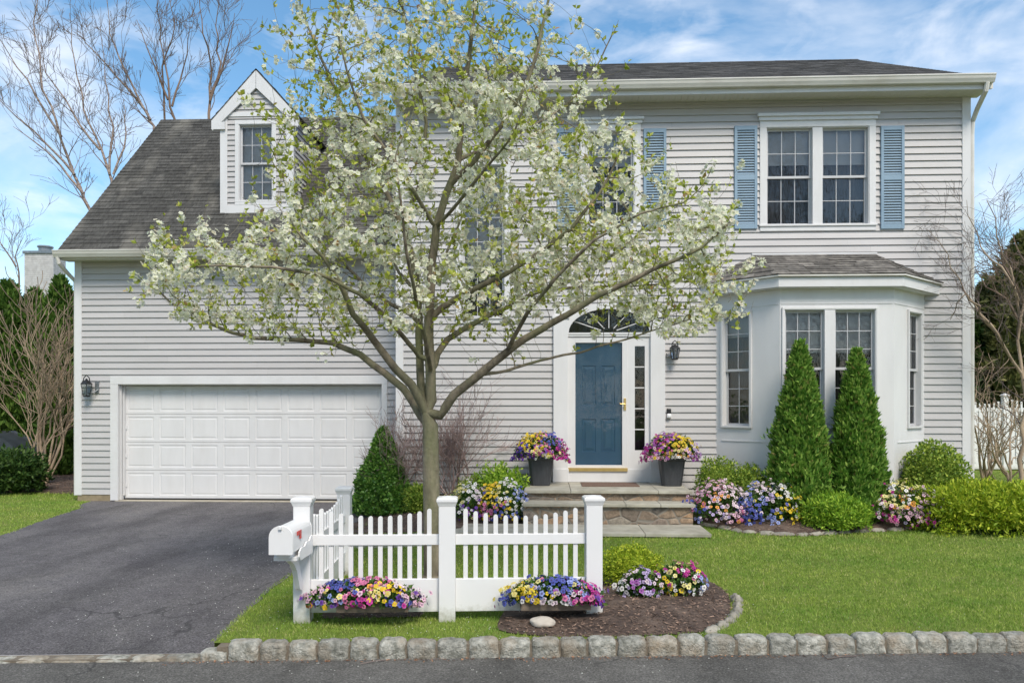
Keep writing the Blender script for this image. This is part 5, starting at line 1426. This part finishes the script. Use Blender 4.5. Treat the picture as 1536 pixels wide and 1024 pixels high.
# ================================================================ THE BLOSSOMING TREE
T0 = 7.3
TB = Vector((*GR(650, 890), 0))
guides = [  # (sight-line x, y, depth offset) and start/end radius
    ([(650, 892, 0), (648, 800, 0), (647, 720, 0), (646, 655, 0), (645, 622, 0)], .092, .078),
    ([(645, 628, 0), (639, 618, -.02), (617, 577, -.10), (592, 553, -.2), (570, 523, -.3), (545, 490, -.45), (529, 471, -.55), (512, 428, -.7), (485, 385, -.8), (440, 345, -.95)], .050, .010),
    ([(644, 635, 0), (632, 624, .05), (606, 583, .2), (578, 560, .35), (540, 532, .5), (500, 514, .65), (450, 510, .75), (383, 507, .85), (350, 499, .9), (297, 478, .95), (254, 452, 1.0), (220, 418, 1.0)], .044, .008),
    ([(640, 615, 0), (632, 575, .08), (628, 500, .15), (628, 440, .2), (618, 380, .3), (602, 335, .4), (575, 280, .5), (540, 215, .6), (505, 140, .7), (470, 60, .8), (445, 0, .8)], .044, .008),
    ([(648, 615, 0), (645, 540, 0), (643, 480, 0), (648, 400, -.05), (655, 340, -.1), (670, 290, -.1), (688, 240, -.1), (692, 180, -.1), (702, 100, -.1), (712, 20, -.1), (720, -70, -.1)], .056, .010),
    ([(676, 275, -.1), (712, 240, -.2), (750, 190, -.35), (785, 140, -.45), (808, 70, -.5), (822, 0, -.5), (828, -60, -.5)], .030, .008),
    ([(650, 622, 0), (661, 622, -.03), (682, 592, -.1), (717, 563, -.2), (760, 527, -.3), (800, 500, -.4), (850, 472, -.5), (900, 442, -.6), (980, 405, -.75), (1050, 372, -.85), (1108, 322, -.9)], .049, .007),
    ([(648, 560, .03), (656, 530, .1), (672, 508, .2), (692, 495, .3), (740, 470, .45), (800, 440, .6), (880, 412, .8), (950, 360, .95), (1010, 290, 1.05)], .036, .007),
    ([(644, 480, 0), (662, 462, .0), (685, 447, -.05), (720, 430, -.1), (757, 412, -.15), (800, 385, -.2), (855, 345, -.3), (900, 290, -.35), (935, 215, -.35)], .034, .007),
    ([(636, 545, .02), (622, 525, -.1), (600, 500, -.3), (575, 470, -.5), (540, 440, -.7), (480, 412, -.9), (410, 400, -1.1), (330, 398, -1.2), (275, 400, -1.2)], .026, .006),
    ([(628, 480, .15), (612, 470, .3), (588, 457, .5), (560, 440, .7), (520, 400, .95), (480, 335, 1.1), (430, 280, 1.15), (400, 230, 1.1)], .024, .006),
    ([(602, 335, .4), (635, 265, .3), (640, 185, .3), (622, 100, .35), (602, 0, .4), (590, -70, .4)], .024, .007),
    ([(655, 345, -.1), (622, 290, -.35), (585, 235, -.55), (545, 180, -.7), (520, 110, -.8), (505, 40, -.8)], .022, .006),
    ([(717, 563, -.2), (760, 556, -.05), (810, 540, .1), (870, 528, .2), (940, 508, .3), (1000, 490, .4), (1060, 470, .4)], .018, .005),
    ([(760, 527, -.3), (790, 470, -.7), (830, 420, -1.0), (890, 360, -1.2), (960, 320, -1.3), (1040, 300, -1.3)], .022, .006),
    ([(643, 500, 0), (640, 470, .4), (650, 430, .8), (670, 380, 1.2), (700, 310, 1.5), (720, 230, 1.6), (740, 150, 1.6)], .024, .006),
    ([(628, 440, .2), (600, 410, .6), (570, 350, 1.1), (560, 280, 1.4), (560, 200, 1.5)], .020, .006),
    ([(646, 560, 0), (640, 520, -.4), (625, 460, -.8), (610, 380, -1.2), (600, 300, -1.4), (590, 220, -1.4)], .024, .006),
    ([(655, 340, -.1), (690, 300, -.5), (730, 250, -.9), (770, 200, -1.2), (800, 130, -1.3)], .020, .006),
    ([(688, 240, -.1), (740, 215, .3), (800, 190, .7), (860, 150, .9), (900, 90, 1.0), (925, 40, 1.0)], .020, .006),
    ([(800, 440, .6), (860, 430, .6), (930, 430, .7), (1000, 425, .7), (1070, 400, .7), (1100, 370, .7)], .014, .005),
]
# crown regions: (px, py, half width, half height, depth centre, half depth, attractors)
blobs = [(330, 420, 120, 70, 0, 1.1, 260), (440, 375, 120, 100, 0, 1.3, 280), (490, 210, 115, 120, .2, 1.2, 210), (520, 90, 120, 110, .2, 1.2, 260), (560, 320, 110, 130, 0, 1.6, 230),
         (640, 190, 120, 150, 0, 1.6, 260), (640, 30, 150, 110, 0, 1.4, 250), (750, 60, 100, 110, 0, 1.4, 170), (760, 230, 110, 130, 0, 1.6, 300), (880, 265, 120, 95, 0, 1.4, 190),
         (860, 400, 150, 80, 0, 1.4, 330), (990, 390, 120, 75, 0, 1.2, 300), (1045, 335, 80, 50, 0, 1.0, 90), (850, 120, 60, 90, .3, 1.0, 60), (480, 470, 150, 58, 0, 1.2, 230),
         (700, 420, 110, 80, 0, 1.5, 160), (1000, 450, 125, 62, .1, 1.0, 230), (730, 500, 90, 40, 0, .9, 45), (640, -110, 220, 110, 0, 1.4, 300), (260, 400, 50, 40, .2, .8, 50), (600, 470, 70, 60, 0, 1.2, 60)]
rt_ = random.Random(17)
attr = []
for px, py, hw_, hh_, dc, hd_, n in blobs:
    k = 0
    while k < n * .68:
        a, b, c = rt_.uniform(-1, 1), rt_.uniform(-1, 1), rt_.uniform(-1, 1)
        if a * a + b * b + c * c > 1: continue
        attr.append(TP(px + a * hw_, py + b * hh_, T0 + dc + c * hd_)); k += 1
pos, par, rad0, nid = [], [], [], []
def nearest(p):
    return min(range(len(pos)), key=lambda i: (pos[i] - p).length_squared)
for gi, (g, ra, rb_) in enumerate(guides):
    P = [TP(a, b, T0 + c) for a, b, c in g]
    if gi == 0: P[0] = Vector((TB.x, TB.y, -.06))
    prev = -1 if gi == 0 else nearest(P[0])
    tot = sum((P[i + 1] - P[i]).length for i in range(len(P) - 1)); run = 0
    for i in range(len(P) - 1):
        seg = (P[i + 1] - P[i]); m_ = max(1, int(seg.length / .08))
        for k in range(m_):
            if gi and i == 0 and k == 0: continue
            q = P[i] + seg * (k / m_); f = (run + seg.length * k / m_) / tot
            w_ = 0.012 if gi else .004
            q = q + Vector((mnoise.noise(q * 4) * w_, mnoise.noise(q * 4 + Vector((9, 0, 0))) * w_, mnoise.noise(q * 4 + Vector((0, 9, 0))) * w_))
            pos.append(q); par.append(prev); rad0.append(ra * (1 - f) ** .9 + rb_ * (1 - (1 - f) ** .9)); prev = len(pos) - 1
        run += seg.length
NG = len(pos)
# grow towards the attractors
step, di, dk = .085, 1.1, .115
alive = attr[:]
for it in range(70):
    kd = kdtree.KDTree(len(pos))
    for i, p in enumerate(pos): kd.insert(p, i)
    kd.balance()
    pull = {}; keepA = []
    for a in alive:
        co, i, dist = kd.find(a)
        if dist < dk: continue
        keepA.append(a)
        if dist < di: pull.setdefault(i, Vector((0, 0, 0))); pull[i] += (a - co) / dist
    alive = keepA; new = 0
    for i, v in pull.items():
        if v.length < 1e-6: continue
        base_d = (pos[i] - pos[par[i]]).normalized() if par[i] >= 0 else Vector((0, 0, 1))
        d = (v.normalized() + base_d * .35 + Vector((rt_.gauss(0, .18), rt_.gauss(0, .18), rt_.gauss(0, .18) + .12))).normalized()
        q = pos[i] + d * step
        co, j, dist = kd.find(q)
        if dist < step * .55: continue
        pos.append(q); par.append(i); rad0.append(0); new += 1
    if not new: break
ch = [[] for _ in pos]
for i, p in enumerate(par):
    if p >= 0: ch[p].append(i)
# spurs and upright tips
tips = [i for i in range(len(pos)) if not ch[i]]; NT = len(pos)
def addn(i, q):
    pos.append(q); par.append(i); rad0.append(0); ch.append([]); ch[i].append(len(pos) - 1); return len(pos) - 1
for i in tips:
    d = (pos[i] - pos[par[i]]).normalized(); k = i
    for _ in range(rt_.randint(1, 6)):
        d = (d + Vector((rt_.gauss(0, .12), rt_.gauss(0, .12), .26))).normalized(); k = addn(k, pos[k] + d * .07)
N0 = len(pos)
for i in range(NG // 8, N0):
    if rt_.random() < .20 and pos[i].z > 1.9:
        d = (pos[i] - pos[par[i]]).normalized(); a = d.orthogonal().normalized(); a.rotate(Matrix.Rotation(rt_.uniform(0, 6.28), 3, d))
        d = (d * .5 + a + Vector((0, 0, .45))).normalized(); k = i
        for _ in range(rt_.randint(1, 3)):
            k = addn(k, pos[k] + d * .055); d = (d + Vector((rt_.gauss(0, .15), rt_.gauss(0, .15), .15))).normalized()
# pipe-model radii
cnt = [0.0] * len(pos); R_ = [0.0] * len(pos)
order = sorted(range(len(pos)), key=lambda i: -i)
for i in order:   # children always have larger ids
    if not ch[i]: cnt[i] = 1.0
    if par[i] >= 0: cnt[par[i]] += cnt[i]
for i in range(len(pos)):
    pr = .0023 * cnt[i] ** .48
    R_[i] = rad0[i] * .95 if i < NG else pr
for i in range(NG, len(pos)):
    R_[i] = min(R_[i], R_[par[i]] * .85) if R_[par[i]] else R_[i]
R_ = [max(r, .0017) for r in R_]
tree = empty('blossom_tree', tuple(TB), 'spreading white-blossoming tree with mossy trunk behind the low picket fence', 'tree')
tm = MB(); done = [False] * len(pos)
stack = [(0, None)]
while stack:
    i, start = stack.pop()
    P = []; Q = []
    if start is not None:
        P.append(pos[start]); Q.append(min(R_[start], R_[i] * 1.15))
    while True:
        P.append(pos[i]); Q.append(R_[i])
        c = ch[i]
        if not c: break
        m_ = max(c, key=lambda k: (R_[k], cnt[k]))
        for k in c:
            if k != m_: stack.append((k, i))
        i = m_
    if len(P) > 1:
        mr = max(Q); tm.tube(P, Q, 12 if mr > .05 else 8 if mr > .02 else 5 if mr > .006 else 3, cap=False)
# root flare
fl_ = [(.155, -.03), (.135, .02), (.115, .08), (.10, .18)]
tm.lathe([(r, z) for r, z in fl_], (TB.x, TB.y, 0), 14)
tm.build('trunk', 'bark', tree, smooth=True)

# leaves and blossom
tw = [i for i in range(NG // 6, len(pos)) if R_[i] < .011 and pos[i].z > 1.95]
def scr(p):
    t = -p.x * SA + p.y * CA; u = p.x * CA + p.y * SA
    return CX + FP * u / t, HOR - FP * (p.z - HC) / t
LPt, LDt = [], []; BC = []
for i in tw:
    p = pos[i]; q = pos[par[i]] if par[i] >= 0 else p; d = (p - q).normalized() if (p - q).length else Vector((0, 0, 1))
    px, py = scr(p)
    # where the tree itself is in full flower: its lower and outer limbs; the top is still mostly leaf and bud
    hgt = (p.z - 2.0) / 4.2
    fl = max(0, min(1, .46 + 2.4 * mnoise.noise(p * 2.3) + .6 * mnoise.noise(p * 6))) * (1 - .72 * max(0, min(1, (hgt - .60) / .3)))
    if p.x < -1.9 and p.z > 3.6: fl *= .35
    if i >= NT: fl *= .55
    if p.z < 2.6: fl *= .5
    if rt_.random() < fl * .70: BC.append((p, d, fl))
    nl = rt_.randint(2, 5) if rt_.random() < (.42 if p.z > 2.35 else .12) else 0
    for _ in range(nl):
        a = d.orthogonal(); a.rotate(Matrix.Rotation(rt_.uniform(0, 6.28), 3, d))
        LPt.append(p.lerp(q, rt_.random() * .3)); LDt.append(d * .5 + a.normalized() + Vector((0, 0, .35)))
LPt = np.array(LPt); LDt = np.array(LDt); n = len(LPt)
Lf = NR.uniform(.030, .068, n)
V, F = leaves_vf(LPt, LDt, rnd(n) + np.array([0, 0, .8]), Lf, Lf * .58, .25)
npmesh('leaves', V, F, 'leaf_spring', tree)
VV, FF, CC = [], [], []; b = 0
for p, d, fl in BC:
    for _ in range(rt_.randint(6, 12)):
        o = Vector((rt_.gauss(0, 1), rt_.gauss(0, 1), rt_.gauss(0, 1))).normalized()
        c = p + o * rt_.uniform(.014, .062); nn = (o + Vector((0, -.15, .35))).normalized()
        a = nn.orthogonal().normalized(); e = nn.cross(a); s = rt_.uniform(.017, .028); th0 = rt_.uniform(0, 6.28)
        wht = rt_.uniform(.86, .94); cen = (.72, .76, .50) if rt_.random() < .8 else (.66, .55, .40)
        ec = (wht, wht * .99, wht * .86)
        for k in range(5):
            th = th0 + k * 2 * pi / 5; u = a * cos(th) + e * sin(th); v = nn.cross(u); cup = rt_.uniform(.15, .6)
            VV += [tuple(c), tuple(c + u * s * .6 - v * s * .5 + nn * s * .12), tuple(c + u * s * 1.05 + nn * s * cup), tuple(c + u * s * .6 + v * s * .5 + nn * s * .12)]
            CC += [cen, ec, ec, ec]; FF.append([b, b + 1, b + 2, b + 3]); b += 4
npmesh('blossoms', np.array(VV), FF, 'blossom_white', tree, col=np.array(CC))
print('tree nodes', len(pos), 'clusters', len(BC), 'leaves', n, 'left attractors', len(alive))

# ================================================================ GRASS BLADES
def ingrass(x, y):
    if y > 13.9 or y < kerbY(x, .13): 
        if y < kerbY(x, .13): return False
        return x < X0G - .15 or x > X1M + .1
    a, b_ = interp(drL, y), interp(drR, y)
    if a + .01 < x < b_ - .005: return False
    if X0G - .1 < x < X0M and y > 13.8: return False
    for P in BEDS:
        if inpoly(x, y, P): return False
    if sx0 - .02 < x < ax0 + .01 and 10.38 < y < 11.3: return False
    if -2.76 < x < sx0 and inpoly(x, y, fr + bk[::-1]): return False
    if y > 12.7 and x0house < x < X1M: return False
    return True
x0house = X0M
gp = []
rg = np.random.RandomState(5)
def scatter(x0, x1, y0, y1, dens):
    n = int((x1 - x0) * (y1 - y0) * dens); xs = rg.uniform(x0, x1, n); ys = rg.uniform(y0, y1, n)
    for x, y in zip(xs, ys):
        t = -x * SA + y * CA; u = x * CA + y * SA
        if abs(u / t) > .75: continue
        if ingrass(x, y): gp.append((x, y))
scatter(-2.9, 5.2, 5.6, 7.2, 5200); scatter(-2.9, 6.2, 7.2, 9.2, 3300); scatter(-2.9, 8.6, 9.2, 11.6, 2000); scatter(-11, -7.2, 9.5, 15.2, 1100); scatter(6.9, 14.5, 11.0, 21, 420); scatter(-16, -8.8, 15.2, 24, 250)
gp = np.array(gp); n = len(gp); t_ = gp[:, 1]
big = np.array([mnoise.noise(Vector((x * 1.1, y * 1.1, 0))) + .6 * mnoise.noise(Vector((x * 4, y * 4, 5))) for x, y in gp])
Pg = np.column_stack([gp, np.zeros(n) - .002]); Dg = np.column_stack([rg.normal(size=n) * .55, rg.normal(size=n) * .55, np.ones(n)])
Lg = rg.uniform(.014, .046, n) * (1 + .25 * big) * (1 + (t_ > 9) * .15)
V, F = leaves_vf(Pg, Dg, rg.normal(size=(n, 3)), Lg, .0045 * (t_ / 6.5) ** 1.0, .1)
o = npmesh('grass', V, F, 'grass'); prop(o, kind='stuff')
# shed petals and clover flowers in the grass and on the drive
n = 1500; a_ = rg.normal(size=n) * 1.6 + TB.x; b_ = rg.normal(size=n) * 1.5 + TB.y
k_ = [i for i in range(n) if b_[i] > kerbY(a_[i], -.4) and b_[i] < 12.4 and not (sx0 < a_[i] < ax0 and b_[i] > 10.3)]
P = np.column_stack([a_[k_], b_[k_], [(.022 if ingrass(a_[i], b_[i]) else (-.094 if b_[i] < kerbY(a_[i], 0) else .03)) for i in k_]]); n = len(P)
D = rg.normal(size=(n, 3)); D[:, 2] *= .2; Nn = rg.normal(size=(n, 3)) * .3; Nn[:, 2] += 1
V, F = leaves_vf(P, D, Nn, rg.uniform(.008, .016, n), .009, .2)
o = npmesh('fallen_petals', V, F, 'blossom_white', col=np.tile([.8, .8, .72], (len(V), 1))); prop(o, kind='stuff')
print('grass', n)

# trees across the street, seen only as reflections in the window panes
rs = np.random.RandomState(3); n = 20000
xs = rs.uniform(-45, 45, n); top = 16 + 3 * np.sin(xs * .21) + 2 * np.sin(xs * .57 + 1)
zs_ = rs.uniform(0, 1, n) ** .8 * top; P = np.column_stack([xs, -21 + rs.normal(size=n) * 2.0, zs_])
D = rs.normal(size=(n, 3)); D[:, 2] += .6
V, F = leaves_vf(P, D, rs.normal(size=(n, 3)), rs.uniform(.4, 1.1, n), rs.uniform(.06, .35, n))
o = npmesh('treeline', V, F, 'leaf_far'); prop(o, kind='stuff')

# ================================================================ WORLD, SUN, CAMERA
W_ = bpy.data.worlds.new('World'); S.world = W_; W_.use_nodes = True
nt = W_.node_tree; nt.nodes.clear(); N = nt.nodes; L = nt.links
SUN_EL, SUN_AZ = rad(50), rad(156)     # azimuth from +Y clockwise
sky = N.new('ShaderNodeTexSky'); sky.sky_type = 'NISHITA'; sky.sun_disc = False
sky.sun_elevation = SUN_EL; sky.sun_rotation = SUN_AZ; sky.air_density = 1.0; sky.dust_density = .6; sky.ozone_density = 1.6
tc = N.new('ShaderNodeTexCoord')
def wn(scale, stretch, detail, off, dist=0.0):
    mp = N.new('ShaderNodeMapping'); mp.inputs['Scale'].default_value = stretch; mp.inputs['Location'].default_value = off
    L.new(tc.outputs['Generated'], mp.inputs[0])
    n_ = N.new('ShaderNodeTexNoise'); n_.inputs['Scale'].default_value = scale; n_.inputs['Detail'].default_value = detail; n_.inputs['Roughness'].default_value = .55; n_.inputs['Distortion'].default_value = dist
    L.new(mp.outputs[0], n_.inputs['Vector']); return n_.outputs['Fac']
c1 = ramp(nt, wn(2.6, (1, 1, 1.9), 7, (3.1, 1.7, .35), .3), [(.47, (0, 0, 0)), (.78, (1, 1, 1))])
c2 = ramp(nt, wn(7, (1.0, 1, 2.4), 6, (8.3, .4, .2), .5), [(.50, (0, 0, 0)), (.80, (.6, .6, .6))])
mask = mixc(nt, 1.0, c1, c2, 'ADD')
hs = N.new('ShaderNodeHueSaturation'); hs.inputs['Saturation'].default_value = 1.16
hs.inputs['Hue'].default_value = .49; L.new(sky.outputs[0], hs.inputs['Color'])
hs.inputs['Value'].default_value = 1.0
b1 = N.new('ShaderNodeBackground'); L.new(hs.outputs[0], b1.inputs[0]); b1.inputs[1].default_value = .155
b2 = N.new('ShaderNodeBackground'); b2.inputs[0].default_value = (.93, .95, 1.0, 1); b2.inputs[1].default_value = .95
mxs = N.new('ShaderNodeMixShader'); L.new(mask, mxs.inputs[0]); L.new(b1.outputs[0], mxs.inputs[1]); L.new(b2.outputs[0], mxs.inputs[2])
wo = N.new('ShaderNodeOutputWorld'); L.new(mxs.outputs[0], wo.inputs[0])

sl = bpy.data.lights.new('sun', 'SUN'); sl.energy = 2.7; sl.angle = rad(22); sl.color = (1.0, .92, .81)
so = bpy.data.objects.new('sun', sl); C.objects.link(so)
dv = Vector((sin(SUN_AZ) * cos(SUN_EL), cos(SUN_AZ) * cos(SUN_EL), sin(SUN_EL)))
so.rotation_euler = dv.to_track_quat('Z', 'Y').to_euler(); so.location = (0, -10, 20)

cd = bpy.data.cameras.new('camera'); co_ = bpy.data.objects.new('camera', cd); C.objects.link(co_)
cd.sensor_width = 36; cd.lens = 36 * FP / 1536; cd.shift_y = (HOR - 512) / 1536
cd.clip_start = .05; cd.clip_end = 2000
co_.location = (0, 0, HC); co_.rotation_euler = (rad(90), 0, AY)
S.camera = co_
S.view_settings.view_transform = 'Standard'; S.view_settings.look = 'None'; S.view_settings.gamma = 1.0
S.view_settings.exposure = 0.44
S.cycles.max_bounces = 7; S.cycles.transparent_max_bounces = 12; S.cycles.use_denoising = True
